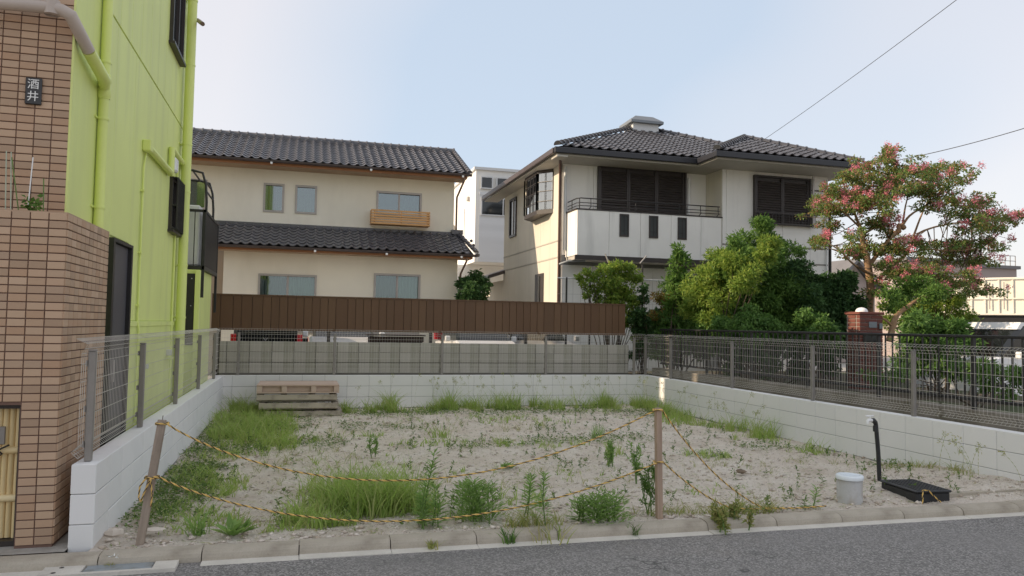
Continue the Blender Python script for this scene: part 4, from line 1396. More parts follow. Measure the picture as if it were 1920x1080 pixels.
# ridge ventilator
rv = MB().box((10.14, 22.15, 7.86), (11.04, 22.85, 8.12)).build('ridge_ventilator', 'far_white_cool', wh)
hd = MB()
hx0, hx1, hy0, hy1 = 10.02, 11.16, 22.02, 22.98
hd.add([(hx0, hy0, 8.12), (hx1, hy0, 8.12), (hx1, hy1, 8.12), (hx0, hy1, 8.12), (hx0, hy0, 8.20), (hx1, hy0, 8.20), (hx1, hy1, 8.20), (hx0, hy1, 8.20),
        (hx0 + 0.26, hy0 + 0.26, 8.40), (hx1 - 0.26, hy0 + 0.26, 8.40), (hx1 - 0.26, hy1 - 0.26, 8.40), (hx0 + 0.26, hy1 - 0.26, 8.40)],
       [(0, 3, 2, 1), (0, 1, 5, 4), (1, 2, 6, 5), (2, 3, 7, 6), (3, 0, 4, 7), (4, 5, 9, 8), (5, 6, 10, 9), (6, 7, 11, 10), (7, 4, 8, 11), (8, 9, 10, 11)])
hd.build('hood', 'vent_grey', rv)
# rear lean-to
MB().box((6.83, 25.52, -0.1), (9.5, 28.4, 3.10)).build('lean_to', 'ivory_panel', wh)
MB().add([(6.2, 25.3, 3.12), (6.2, 28.7, 3.12), (8.0, 28.7, 3.72), (8.0, 25.3, 3.72), (6.2, 25.3, 3.24), (6.2, 28.7, 3.24), (8.0, 28.7, 3.84), (8.0, 25.3, 3.84)],
         [(0, 1, 2, 3), (4, 7, 6, 5), (0, 4, 5, 1), (0, 3, 7, 4), (1, 5, 6, 2)]).build('lean_to_roof', 'gutter_brown', wh)

# ------------------------------------------------------------------ buildings beyond
fb_ = thing('white_building', 'tall plain white building seen in the gap between the two houses', 'building', (9.5, 37, 0))
MB().box((7.20, 32.0, 4.25), (14, 44, 8.3)).build('upper_wall', 'far_white', fb_)
MB().box((7.36, 31.96, 4.27), (13.9, 31.995, 7.18)).build('front_cladding', 'far_white_cool', fb_)
MB().box((7.36, 31.94, 7.2), (13.9, 31.994, 7.32)).build('ledge', 'far_white_cool', fb_)
MB().box((6.0, 33.6, -0.1), (14, 44, 4.24)).build('lower_wall', 'far_white', fb_)
MB().box((7.1, 31.9, 8.303), (14.1, 44.1, 8.42)).build('parapet', 'far_white_cool', fb_)
for (a, b, c, d) in ((7.45, 7.90, 7.52, 7.97), (8.15, 9.1, 7.50, 7.97), (7.48, 9.1, 6.35, 7.05)):
    w = MB().box((a, 31.95 - 0.02, c), (b, 31.955, d)).build('window', 'car_glass', fb_)
    f = MB()
    f.box((a - 0.05, 31.9, c - 0.05), (b + 0.05, 31.958, c)); f.box((a - 0.05, 31.9, d), (b + 0.05, 31.958, d + 0.05))
    f.box((a - 0.05, 31.9, c), (a, 31.958, d)); f.box((b, 31.9, c), (b + 0.05, 31.958, d))
    if b - a > 0.6:
        f.box(((a + b) / 2 + 0.12, 31.9, c), ((a + b) / 2 + 0.16, 31.928, d))
    f.build('frame', 'alu_light', w)
MB().box((7.16, 34.2, 5.3), (7.198, 34.45, 6.9)).build('slit_window', 'far_white_cool', fb_)
for yy, zz in ((33.2, 7.1), (36.5, 6.2), (37.5, 5.4)):
    MB().cbox((7.08, yy, zz), (7.198, yy + 0.2, zz + 0.22), 0.03).build('vent_hood', 'alu_frame', fb_)

# unseen beige blocks behind the green house, added to shade the lot
nb = thing('sun_blocker', 'unseen beige blocks added behind the green house to shade the lot', 'house', (-9, 16.5, 0))
for y0, y1, h_ in ((13.605, 15.33, 7.4), (15.83, 18.9, 7.4), (15.332, 15.828, 4.95)):  # gap and low middle block shaped to let one sun patch through
    MB().box((-6.2, y0, -0.1), (-4.3, y1, h_)).build('wall', 'beige_wall', nb)
    MB().box((-6.4, y0 - (0.0 if h_ < 5 else 0.0), h_), (-4.1, y1, h_ + 0.12)).build('roof', 'far_roof', nb)


def far_house(label, x0, x1, y0, y1, h, roof_h, wall, name='far_house', wins=()):
    t = thing(name, label, 'house', ((x0 + x1) / 2, (y0 + y1) / 2, 0))
    MB().box((x0, y0, -0.1), (x1, y1, h)).build('wall', wall, t)
    if roof_h > 0:
        xm = (x0 + x1) / 2
        r = MB()
        o = 0.5
        r.add([(x0 - o, y0 - o, h - 0.2), (xm, y0 - o, h + roof_h), (x1 + o, y0 - o, h - 0.2), (x0 - o, y1 + o, h - 0.2), (xm, y1 + o, h + roof_h), (x1 + o, y1 + o, h - 0.2),
               (x0 - o, y0 - o, h - 0.02), (xm, y0 - o, h + roof_h + 0.18), (x1 + o, y0 - o, h - 0.02), (x0 - o, y1 + o, h - 0.02), (xm, y1 + o, h + roof_h + 0.18), (x1 + o, y1 + o, h - 0.02)],
              [(6, 7, 10, 9), (7, 8, 11, 10), (0, 3, 4, 1), (1, 4, 5, 2), (0, 1, 7, 6), (1, 2, 8, 7), (0, 6, 9, 3), (2, 5, 11, 8)])
        r.build('roof', 'far_roof', t)
        MB().prism([(x0, h), (x1, h), (xm, h + roof_h)], y0, y1, 1).build('gable', wall, t)
    else:
        MB().box((x0 - 0.2, y0 - 0.2, h), (x1 + 0.2, y1 + 0.2, h + 0.25)).build('parapet', 'far_roof', t)
    for (a, b, c, d) in wins:
        w = MB().box((a, y0 - 0.03, c), (b, y0 - 0.02, d)).build('window', 'car_glass', t)
        MB().box((a - 0.06, y0 - 0.028, c - 0.06), (b + 0.06, y0 - 0.004, d + 0.06)).build('frame', 'alu_light', w)
    return t


xa, xm_, xb = at(1555, 530, Y=33).x, at(1592, 492, Y=33), at(1640, 530, Y=33).x
far_house('grey gabled house far behind the crape myrtle trunk', xa, xb, 33, 41, at(1592, 545, Y=33).z, xm_.z - at(1592, 545, Y=33).z, 'far_wall', 'far_house', [(xm_.x - 0.6, xm_.x + 0.6, 1.5, 2.6)])
xa, xb = at(1700, 500, Y=40).x, at(1838, 500, Y=40).x
far_house('pale flat roofed building far behind the crape myrtle', xa, xb, 40, 48, at(1760, 492, Y=40).z, 0, 'pink_wall', 'flat_roofed_building', [(xa + 1, xa + 2.2, 2, 3.2), (xa + 3, xa + 4.2, 2, 3.2)])
xa, xb = at(1828, 500, Y=46).x, at(1906, 500, Y=46).x
pkz = at(1860, 503, Y=46).z
pk = far_house('pinkish brown flat roofed building behind the cream container', xa, xb, 46, 54, pkz, 0, 'pink_wall', 'flat_roofed_building')
rr = MB()
for k in range(9):
    xx = xa + (xb - xa) * k / 8
    rr.tube([(xx, 46.1, pkz + 0.24), (xx, 46.1, pkz + 1.05)], 0.03, 4, False)
for z in (0.65, 1.05):
    rr.tube([(xa, 46.1, pkz + z), (xb, 46.1, pkz + z)], 0.03, 4, False)
rr.build('roof_railing', 'fence_grey', pk)

# freight container on a trailer
cx0, cz0, cz1 = at(1806, 590, Y=24).x, at(1880, 591, Y=24).z, at(1880, 519, Y=24).z
ct = thing('freight_container', 'cream painted steel freight container with upright ribs beyond the white car', 'container', (cx0 + 3, 25, cz0))
MB().cbox((cx0, 24.0, cz0), (cx0 + 6.1, 26.4, cz1), 0.03).build('shell', 'container_paint', ct)
for k in range(13):
    xx = cx0 + 0.1 + k * 0.48
    MB().cbox((xx, 23.94, cz0 + 0.08), (xx + 0.07, 23.999, cz1 - 0.1), 0.01).build('rib', 'container_paint', ct)
for z in (cz0 + 0.02, (cz0 + cz1) / 2 - 0.12, cz1 - 0.09):
    MB().cbox((cx0, 23.92, z), (cx0 + 6.1, 23.938, z + 0.06), 0.004).build('rail', 'container_paint', ct)
for k in (1.2, 1.7, 2.7, 3.2):
    MB().tube([(cx0 + k, 23.90, cz0 + 0.25), (cx0 + k, 23.90, cz1 - 0.2)], 0.022, 6).build('lock_rod', 'alu_frame', ct)
tr_ = thing('flatbed_trailer', 'dark steel trailer carrying the cream container', 'trailer', (cx0 + 3, 25, -0.14))
MB().box((cx0 - 0.2, 24.1, cz0 - 0.35), (cx0 + 6.4, 26.3, cz0 - 0.003)).build('bed', 'black_metal', tr_)
for k in (0.6, 1.8, 4.6, 5.6):
    for yy in (24.1, 26.0):
        MB().tube([(cx0 + k, yy, 0.36), (cx0 + k, yy + 0.25, 0.36)], 0.5, 16).build('wheel', 'tyre', tr_)
for k in (0.6, 1.8, 4.6, 5.6):
    MB().box((cx0 + k - 0.1, 24.4, 0.25), (cx0 + k + 0.1, 26.0, cz0 - 0.351)).build('axle_frame', 'black_metal', tr_)
for o_ in (ct, tr_):
    o_.matrix_basis = o_.matrix_basis @ Matrix.Rotation(radians(-52), 4, 'Z')


# ------------------------------------------------------------------ cars
def loft(prof, st):
    """side outline (x, z) carried across the width; st = (y, shrink) stations"""
    cx = sum(p[0] for p in prof) / len(prof)
    cz = min(p[1] for p in prof)
    m = MB()
    n = len(prof)
    vs = []
    for y, s in st:
        vs += [(cx + (x - cx) * s, y, cz + (z - cz) * s) for x, z in prof]
    fs = []
    for i in range(len(st) - 1):
        for k in range(n):
            k2 = (k + 1) % n
            fs.append((i * n + k, i * n + k2, (i + 1) * n + k2, (i + 1) * n + k))
    m.add(vs, fs, False)
    m.add(vs[:n], [tuple(reversed(range(n)))])
    m.add(vs[-n:], [tuple(range(n))])
    return m


def car(name, label, loc, rz, paint, van=True, group=None):
    t = thing(name, label, 'car', loc, group)
    mt = Matrix.Translation(Vector(loc)) @ Matrix.Rotation(rz, 4, 'Z')
    L, Wd = (3.4, 1.475) if van else (4.1, 1.66)
    h = L / 2
    w = Wd / 2
    if van:
        low = [(-h, 0.32), (-h + 0.02, 0.95), (h - 0.62, 1.02), (h - 0.12, 0.92), (h, 0.70), (h - 0.02, 0.30), (h - 0.3, 0.2), (-h + 0.25, 0.2)]
        cab = [(-h + 0.03, 0.90), (-h + 0.10, 1.58), (-h + 0.22, 1.66), (h - 1.30, 1.66), (h - 0.62, 1.0)]
        roof = [(-h + 0.09, 1.55), (-h + 0.20, 1.68), (h - 1.28, 1.69), (h - 1.16, 1.55)]
    else:
        low = [(-h, 0.40), (-h + 0.02, 0.92), (-h + 0.5, 0.98), (h - 1.2, 0.98), (h - 0.2, 0.84), (h, 0.62), (h - 0.02, 0.30), (h - 0.3, 0.2), (-h + 0.25, 0.2)]
        cab = [(-h + 0.10, 0.90), (-h + 0.55, 1.40), (-h + 0.8, 1.46), (h - 1.95, 1.46), (h - 1.15, 0.95)]
        roof = [(-h + 0.55, 1.38), (-h + 0.80, 1.475), (h - 1.95, 1.475), (h - 1.80, 1.38)]
    loft(low, [(-w, 0.97), (-w * 0.93, 1.0), (w * 0.93, 1.0), (w, 0.97)]).build('body', paint, t, mt)
    loft(cab, [(-w * 0.90, 0.93), (-w * 0.82, 1.0), (w * 0.82, 1.0), (w * 0.90, 0.93)]).build('windows', 'car_glass', t, mt)
    loft(roof, [(-w * 0.88, 0.985), (-w * 0.80, 1.003), (w * 0.80, 1.003), (w * 0.88, 0.985)]).build('roof', paint, t, mt)
    for sx in (-h + 0.58, h - 0.62):
        for sy in (-1, 1):
            wl_ = MB().tube([(sx, sy * (w - 0.17), 0.27), (sx, sy * (w + 0.005), 0.27)], 0.27, 18).build('wheel', 'tyre', t, mt)
            MB().tube([(sx, sy * (w + 0.006), 0.27), (sx, sy * (w + 0.012), 0.27)], 0.17, 14).build('rim', 'rim', wl_, mt)
    for sy in (-1, 1):
        zl = (0.98, 1.24) if van else (0.70, 0.90)
        MB().cbox((-h - 0.006, sy * (w * 0.93) - 0.085, zl[0]), (-h + 0.10, sy * (w * 0.93) + 0.03, zl[1]), 0.012).build('tail_lamp', 'lamp_red', t, mt)
        MB().cbox((h - 0.20, sy * (w * 0.78) - 0.13, 0.66), (h - 0.035, sy * (w * 0.78) + 0.13, 0.82), 0.02).build('headlight', 'lamp_clear', t, mt)
        MB().cbox((h - 1.05, sy * (w + 0.10) - 0.07, 0.98), (h - 0.95, sy * (w + 0.10) + 0.06, 1.12), 0.02).build('mirror', paint, t, mt)
    MB().box((-h - 0.012, -0.17, 0.52), (-h + 0.01, 0.17, 0.68)).build('number_plate', 'sign_white', t, mt)
    if van:
        MB().tube([(-h - 0.004, -0.045, 1.16), (-h - 0.008, 0, 1.10), (-h - 0.004, 0.045, 1.16)], 0.008, 6).build('badge', 'rim', t, mt)
    return t


car('parked_car', 'black box shaped car with red tail lamps behind the old block wall', (at(498, 628, Y=17.2).x, 18.9, 0), radians(90), 'car_black')
car('parked_car', 'low white car behind the old block wall beside the black one', (1.05, 20.2, 0.18), radians(-90), 'car_white', False)
car('parked_car', 'small white car with rounded bonnet behind the old block wall', (at(915, 634, Y=17.5).x, 18.9, 0.12), radians(-90), 'car_white', True)
car('parked_car', 'silver car behind the right end of the old block wall', (at(1030, 634, Y=17.5).x + 0.1, 19.4, 0.16), radians(-90), 'car_silver', False)
car('parked_car', 'white tall car parked in front of the cream container', (at(1935, 640, Y=11.6).x, 12.2, 0.06), radians(184), 'car_white', True)
bx = thing('storage_box', 'dark brown slatted storage box behind the old block wall', 'box', (2.1, 17.5, 0))
for k in range(9):
    MB().cbox((1.50, 17.2, 0.02 + k * 0.135), (2.72, 17.23, 0.14 + k * 0.135), 0.004).build('slat', 'dark_wood', bx)
MB().box((1.52, 17.235, 0), (2.70, 17.9, 1.20)).build('case', 'dark_wood', bx)
MB().box((1.46, 17.17, 1.235), (2.76, 17.95, 1.26)).build('lid', 'dark_wood', bx)

# ------------------------------------------------------------------ brick gate pillar
pc = at(1612, 640, Y=11.6); pd = at(1656, 640, Y=11.6)
pl_ = thing('brick_pillar', 'red brick gate pillar with white dome lamp behind the black railing', 'pillar', ((pc.x + pd.x) / 2, 11.7, 0.42))
pt = at(1630, 590, Y=11.6).z
pxw = pd.x - pc.x
MB().box((pc.x + 0.012, 11.612, 0.42), (pd.x - 0.012, 11.95, pt - 0.005)).build('mortar_core', 'brick_joint', pl_)
nr = int((pt - 0.42) / 0.072)
brm = MB().cbox((0, 0, 0), (pxw / 2 - 0.012, 0.09, 0.060), 0.004).mesh('brick')
brh = MB().cbox((0, 0, 0), (pxw / 4 - 0.012, 0.09, 0.060), 0.004).mesh('brick')
brs_ = MB().cbox((0, 0, 0), (0.09, 0.20, 0.060), 0.004).mesh('brick')
for r in range(nr):
    z = pt - (r + 1) * 0.072
    if r % 2 == 0:
        cells = [(0, brm), (pxw / 2, brm)]
    else:
        cells = [(0, brh), (pxw / 4, brm), (pxw * 3 / 4, brh)]
    for o_, me in cells:
        link('brick', me, 'red_brick', pl_, Matrix.Translation((pc.x + o_ + 0.006, 11.60, z)))
    link('brick', brs_, 'red_brick', pl_, Matrix.Translation((pc.x + 0.0, 11.71, z)))
MB().cbox((pc.x - 0.02, 11.58, pt), (pd.x + 0.02, 11.98, pt + 0.05), 0.008).build('cap', 'red_brick', pl_)
MB().lathe(((pc.x + pd.x) / 2 - 0.06, 11.78, pt + 0.05), [(0.11, 0), (0.106, 0.028), (0.085, 0.06), (0.046, 0.08), (0.01, 0.086)], 18).build('dome_lamp', 'white_plastic', pl_)
MB().cbox((pc.x + pxw * .38, 11.585, pt - 0.24), (pc.x + pxw * .72, 11.597, pt - 0.13), 0.003).build('plaque', 'vent_grey', pl_)
MB().cbox((pc.x + pxw * .12, 11.575, pt - 0.50), (pc.x + pxw * .85, 11.597, pt - 0.33), 0.006).build('letter_slot', 'black_metal', pl_)
MB().cbox((pd.x - 0.10, 11.57, pt - 0.26), (pd.x - 0.03, 11.597, pt - 0.16), 0.006).build('bell_button', 'vent_grey', pl_)

# ------------------------------------------------------------------ things on the lot
# pallets
def pallet(z, mat, dx, dy, rz, label, w=1.30, d=0.95):
    hgt = 0.135
    base = Vector((dx, 13.55 + dy, z))
    t = thing('pallet', label, 'pallet', base, 'stacked pallets')
    mt = Matrix.Translation(base) @ Matrix.Rotation(rz, 4, 'Z')
    for k in range(7):
        y0 = -0.5 * d + k * (d / 7)
        if k == 0 and mat == 'pallet_old': continue
        MB().cbox((-w / 2, y0 + random.uniform(0, .006), hgt - 0.02), (w / 2 - random.uniform(0, .012), y0 + d / 7 - 0.014, hgt), 0.002).build('deck_board', mat, t, mt)
    for k in range(3):
        y0 = (-0.5 * d + (0.06 if mat == 'pallet_old' else 0.0), -0.06, 0.5 * d - 0.12)[k]
        MB().cbox((-w / 2, y0, 0.0), (w / 2, y0 + 0.11, 0.018), 0.002).build('bottom_board', mat, t, mt)
    for xx in (-w / 2, -w / 6 - 0.05, w / 6 - 0.02, w / 2 - 0.09):
        MB().cbox((xx, -0.5 * d + 0.012, 0.019), (xx + 0.09, 0.5 * d - 0.02, hgt - 0.021), 0.003).build('stringer', mat, t, mt)
    if mat == 'pallet_old':         # wide front boards with narrow gaps
        MB().cbox((-w / 2 + 0.004, -0.5 * d - 0.020, 0.026), (w / 2 - random.uniform(.004, .03), -0.5 * d + 0.002, 0.112), 0.003).build('front_board', mat, t, mt)
    else:
        for xa, xb in ((-w / 2 + 0.092, -w / 6 - 0.052), (-w / 6 + 0.042, w / 6 - 0.022), (w / 6 + 0.072, w / 2 - 0.092)):
            MB().cbox((xa, -0.5 * d + 0.07, 0.019), (xb, -0.5 * d + 0.09, hgt - 0.021), 0.003).build('inner_board', mat, t, mt)
    return t


zb = -0.075
pallet(zb, 'pallet_old', 0.10, 0.05, 0.01, 'bottom weathered pallet of the stack, half hidden in grass', 1.22)
pallet(zb + 0.137, 'pallet_old', 0.02, 0.0, -0.008, 'second weathered pallet from the bottom of the stack', 1.28)
pallet(zb + 0.274, 'pallet_old', -0.02, 0.01, 0.006, 'third grey pallet of the stack, just under the pale one', 1.29)
pallet(zb + 0.411, 'pallet_new', 0.0, -0.02, -0.004, 'topmost pallet of the stack, paler pinkish wood', 1.32)

# stakes
sb, st_ = Vector((-1.02, 5.70, -0.10)), Vector((-0.915, 5.80, 0.815))


def stake(name, label, a, b, s, mat):
    t = thing(name, label, 'stake', a)
    d = (b - a).normalized()
    rot = Vector((0, 0, 1)).rotation_difference(d).to_matrix().to_4x4()
    ln = (b - a).length
    MB().cbox((-s, -s, 0), (s, s, ln), 0.003).build('post', mat, t, Matrix.Translation(a) @ rot)
    MB().lathe((0, 0, ln), [(0.0035, -0.001), (0.0035, 0.03)], 6).build('nail', 'fence_grey', t, Matrix.Translation(a) @ rot)
    return t


stake('wooden_stake', 'leaning weathered wooden stake tied with rope near the block wall end', sb, st_, 0.026, 'stake_grey')
rb, rt_ = Vector((2.825, 5.60, -0.10)), Vector((2.815, 5.62, 0.87))
stake('wooden_stake', 'upright square wooden stake holding both ropes in front of the bare soil', rb, rt_, 0.024, 'stake_wood')


def rope(name, label, pts, r=0.0034, pitch=0.075, group=None):
    """three twisted strands, two yellow and one black, along a path"""
    P = [Vector(p) for p in pts]
    # resample
    seg = [0]
    for a, b in zip(P, P[1:]):
        seg.append(seg[-1] + (b - a).length)
    ln = seg[-1]
    n = int(ln / (pitch / 9)) + 2
    Q = []
    j = 0
    for i in range(n):
        s = ln * i / (n - 1)
        while j < len(seg) - 2 and s > seg[j + 1]:
            j += 1
        u = (s - seg[j]) / max(seg[j + 1] - seg[j], 1e-9)
        Q.append(P[j].lerp(P[j + 1], u))
    t = thing(name, label, 'rope', Q[0], group)
    for k, mat in enumerate(('rope_yellow', 'rope_black', 'rope_yellow')):
        pp = []
        for i, q in enumerate(Q):
            d = (Q[min(i + 1, n - 1)] - Q[max(i - 1, 0)]).normalized()
            a = Vector((-d.y, d.x, 0.0))
            a = a.normalized() if a.length > 1e-4 else Vector((1, 0, 0))
            b = d.cross(a)
            ph = 2 * pi * (ln * i / (n - 1)) / pitch + k * 2 * pi / 3
            pp.append(q + (a * cos(ph) + b * sin(ph)) * r)
        MB().tube(pp, r * 1.02, 5, True).build('strand', mat, t)
    return t


def sag(a, b, s, n=40, lop=0.0):
    a, b = Vector(a), Vector(b)
    out = []
    for i in range(n + 1):
        u = i / n
        p = a.lerp(b, u)
        v = u ** (1 + lop)
        p.z -= s * 4 * v * (1 - v)
        out.append(p)
    return out


ring = lambda c, rr, z: [Vector((c.x + rr * cos(t), c.y + rr * sin(t), z + 0.004 * math.sin(3 * t))) for t in np.linspace(0, 2 * pi * 1.5, 22)]
sl_mid = sb.lerp(st_, 0.575)
rope('rope', 'yellow and black rope sagging between the tops of the two stakes', ring(st_, 0.042, 0.79) + sag(st_ + Vector((0.035, -0.03, -0.025)), rt_ + Vector((-0.03, -0.03, -0.01)), 0.47, 60, -0.08))
rope('rope', 'yellow and black rope sagging lower between the middles of the two stakes', ring(sl_mid, 0.045, sl_mid.z) + sag(sl_mid + Vector((0.04, -0.03, 0.01)), (2.79, 5.585, 0.435), 0.375, 60, -0.08))
rope('rope', 'yellow and black rope running from the upright stake top down to the ground', ring(rt_, 0.040, 0.855) + sag(rt_ + Vector((0.03, -0.02, -0.02)), (3.80, 5.64, 0.02), 0.10, 30) + [Vector((4.0, 5.60, 0.015)), Vector((4.15, 5.59, 0.012))])
g_end = [Vector((3.50, 5.62, 0.03)), Vector((3.75, 5.60, 0.02)), Vector((4.1, 5.585, 0.014)), Vector((4.4, 5.60, 0.014))]
rope('rope', 'yellow and black rope running from the upright stake middle down to the kerb', ring(rb.lerp(rt_, 0.56), 0.040, 0.44) + sag((2.855, 5.595, 0.435), (3.50, 5.62, 0.03), 0.04, 20) + g_end[1:])
# loose tail on the leaning stake
tail = [sl_mid + Vector((0.02, -0.04, 0.0)), sl_mid + Vector((-0.03, -0.055, 0.005)), sl_mid + Vector((-0.065, -0.055, -0.05)), sl_mid + Vector((-0.07, -0.05, -0.13)), sl_mid + Vector((-0.055, -0.045, -0.155))]
rope('rope_tail', 'loose rope loop hanging from the knot on the leaning stake', tail + [sl_mid + Vector((-0.04, -0.05, -0.10)), sl_mid + Vector((0.0, -0.055, 0.0)), sl_mid + Vector((0.012, -0.05, -0.10)), sl_mid + Vector((0.010, -0.05, -0.19))], 0.0032, 0.06)
rope('rope_loop', 'short yellow rope loop hanging over the black meter lid', [Vector((5.36, 5.54, 0.0)), Vector((5.37, 5.55, 0.07)), Vector((5.40, 5.58, 0.108)), Vector((5.46, 5.58, 0.108)), Vector((5.50, 5.56, 0.06)), Vector((5.56, 5.54, 0.005))], 0.0032, 0.06)

# standpipe
sp_ = at(1650, 893, Z=0.06)
tp = thing('standpipe', 'black plastic standpipe with a white tap in front of the block wall', 'standpipe', sp_)
x, y = sp_.x, sp_.y
MB().tube([(x, y, -0.1), (x - 0.02, y, 0.30), (x - 0.045, y, 0.575), (x - 0.055, y, 0.605), (x - 0.085, y - 0.01, 0.625), (x - 0.105, y - 0.012, 0.625)], [0.021, 0.021, 0.021, 0.024, 0.024, 0.022], 12).build('pipe', 'black_plastic', tp)
MB().lathe((x - 0.05, y, 0.54), [(0.025, -0.03), (0.026, 0), (0.025, 0.03)], 12).build('collar', 'black_plastic', tp)
tpw = MB().tube([(x - 0.105, y - 0.012, 0.625), (x - 0.15, y - 0.016, 0.628), (x - 0.165, y - 0.02, 0.615), (x - 0.168, y - 0.022, 0.59)], [0.017, 0.016, 0.015, 0.014], 10).build('tap', 'white_plastic', tp)
MB().tube([(x - 0.135, y - 0.014, 0.64), (x - 0.135, y - 0.014, 0.668)], 0.011, 8).build('spindle', 'white_plastic', tpw)
MB().cbox((x - 0.185, y - 0.022, 0.662), (x - 0.085, y - 0.006, 0.676), 0.004).build('handle', 'white_plastic', tpw)

# drain inspection pipe
cp = at(1602, 938, Z=0.02)
dc = thing('inspection_pipe', 'short grey drain pipe with round white cap standing in the sand', 'drain pipe', (cp.x, cp.y + 0.06, 0))
cc = (cp.x, cp.y + 0.06, 0)
MB().lathe(cc, [(0.108, -0.12), (0.108, 0.205), (0.10, 0.206)], 28).build('pipe', 'pvc_grey', dc)
MB().lathe(cc, [(0.114, 0.195), (0.117, 0.200), (0.117, 0.226), (0.110, 0.234), (0.09, 0.236), (0.086, 0.232), (0.0, 0.233)], 28).build('cap', 'cap_white', dc)
gr = MB()
for k in range(4):
    gr.box((cp.x - 0.06, cp.y + 0.0 + k * 0.035, 0.233), (cp.x + 0.06, cp.y + 0.008 + k * 0.035, 0.2365))
gr.build('cap_rib', 'cap_white', dc)

# water meter box
a_, b_, c_ = at(1664, 902, Z=0.105), at(1700, 894, Z=0.105), at(1731, 923, Z=0.105)
ux = (b_ - a_); uy = (c_ - a_)
mc = (b_ + c_) / 2
ang = math.atan2(uy.y, uy.x)
mtx = Matrix.Translation((mc.x, mc.y, 0)) @ Matrix.Rotation(ang, 4, 'Z')
mb_ = thing('meter_box', 'black plastic water meter box with patterned lid lying in the sand', 'meter box', (mc.x, mc.y, 0))
hl, hw = 0.245, 0.17
MB().cbox((-hl, -hw, -0.1), (hl, hw, 0.078), 0.008).build('case', 'black_plastic', mb_, mtx)
ld = MB().cbox((-hl - 0.012, -hw - 0.012, 0.0785), (hl + 0.012, hw + 0.012, 0.100), 0.008).build('lid', 'black_plastic', mb_, mtx)
stp = MB()
for i in range(13):
    for j in range(9):
        stp.box((-hl + 0.022 + i * 0.036, -hw + 0.02 + j * 0.036, 0.100), (-hl + 0.044 + i * 0.036, -hw + 0.042 + j * 0.036, 0.1035))
stp.build('stud_pattern', 'black_plastic', ld, mtx)
struct(bpy.data.objects[ld.children[0].name], 'stuff')

# stones
def rock(name, label, c, s, seed, mat='pebble'):
    m = MB()
    rnd = random.Random(seed)
    n, k = 8, 4
    vs = []
    for j in range(k + 1):
        ph = -pi / 2 + pi * j / k
        for i in range(n):
            t = 2 * pi * i / n
            q = 1 + rnd.uniform(-.18, .18)
            vs.append((c[0] + s[0] * cos(ph) * cos(t) * q, c[1] + s[1] * cos(ph) * sin(t) * q, c[2] + s[2] * sin(ph) * q))
    fs = [(j * n + i, j * n + (i + 1) % n, (j + 1) * n + (i + 1) % n, (j + 1) * n + i) for j in range(k) for i in range(n)]
    return tag(m.add(vs, fs).build(name, mat), label, 'stone')


g0 = at(288, 998, Z=0.0)
rock('flat_stone', 'flat pale broken stone lying beside the leaning stake', (g0.x, g0.y + .03, 0.012), (0.075, 0.05, 0.012), 3)
g0 = at(215, 1000, Z=0.0)
rock('rubble_stone', 'rough lump of rubble at the foot of the block wall end', (g0.x, g0.y, 0.0), (0.075, 0.06, 0.04), 5)
g0 = at(1390, 887, Z=-0.03)
rock('soil_clod', 'dark clod of earth on the sand behind the upright stake', (g0.x, g0.y, -0.01), (0.06, 0.05, 0.022), 9, 'clod')
for (px_, py_, s_, lb) in ((209, 1053, 0.034, 'large crumpled white scrap lying on the drain lid'), (279, 1047, 0.022, 'small white scrap lying in the gutter beside the drain lid')):
    g0 = at(px_, py_, Z=-0.045)
    m = MB()
    for k in range(9):
        o_ = [random.uniform(-s_, s_) for _ in range(3)]
        q = [Vector((g0.x + o_[0], g0.y + o_[1] * .7, -0.048 + abs(o_[2]) + 0.008)) + Vector((random.uniform(-s_, s_), random.uniform(-s_, s_), random.uniform(-.2, 1) * s_)) * .6 for _ in range(4)]
        m.add(q, [(0, 1, 2, 3)])
    tag(m.build('paper_scrap', 'petal_white'), lb, 'litter')

# overhead wires
def wire(label, a, b, s, r=0.011):
    tag(MB().tube(sag(a, b, s, 30), r, 5, True).build('overhead_wire', 'wire_dark'), label, 'wire')


wire('thin overhead wire rising steeply from behind the white house roof', at(1432, 262, Y=20.5), at(1830, -28, Y=11.0), 0.05, 0.007)
wire('overhead wire running from the white house eave to the upper right edge', at(1612, 313, Y=17.6), at(2010, 212, Y=13.0), 0.12, 0.010)
wire('short overhead wire showing beside the tip of the crape myrtle', at(1780, 418, Y=26), at(2000, 372, Y=20), 0.15, 0.014)


# ------------------------------------------------------------------ leaves and grass
def unit(a):
    return a / np.maximum(np.linalg.norm(a, axis=1, keepdims=True), 1e-9)


def leaf_quads(pos, dirs, norms, L, W):
    """diamond leaves: pos (n,3) base, dirs along the blade, norms roughly the face normal"""
    n = len(pos)
    dirs = unit(dirs)
    side = unit(np.cross(dirs, norms))
    L = np.broadcast_to(np.asarray(L, float).reshape(-1, 1), (n, 1))
    W = np.broadcast_to(np.asarray(W, float).reshape(-1, 1), (n, 1))
    nn = unit(np.cross(side, dirs))
    v = np.empty((n, 4, 3))
    v[:, 0] = pos
    v[:, 1] = pos + dirs * L * 0.48 + side * W * 0.5 + nn * W * 0.18
    v[:, 2] = pos + dirs * L - nn * L * 0.10
    v[:, 3] = pos + dirs * L * 0.48 - side * W * 0.5 + nn * W * 0.18
    return v.reshape(-1, 3), np.arange(n * 4).reshape(n, 4)


PER = 9.5


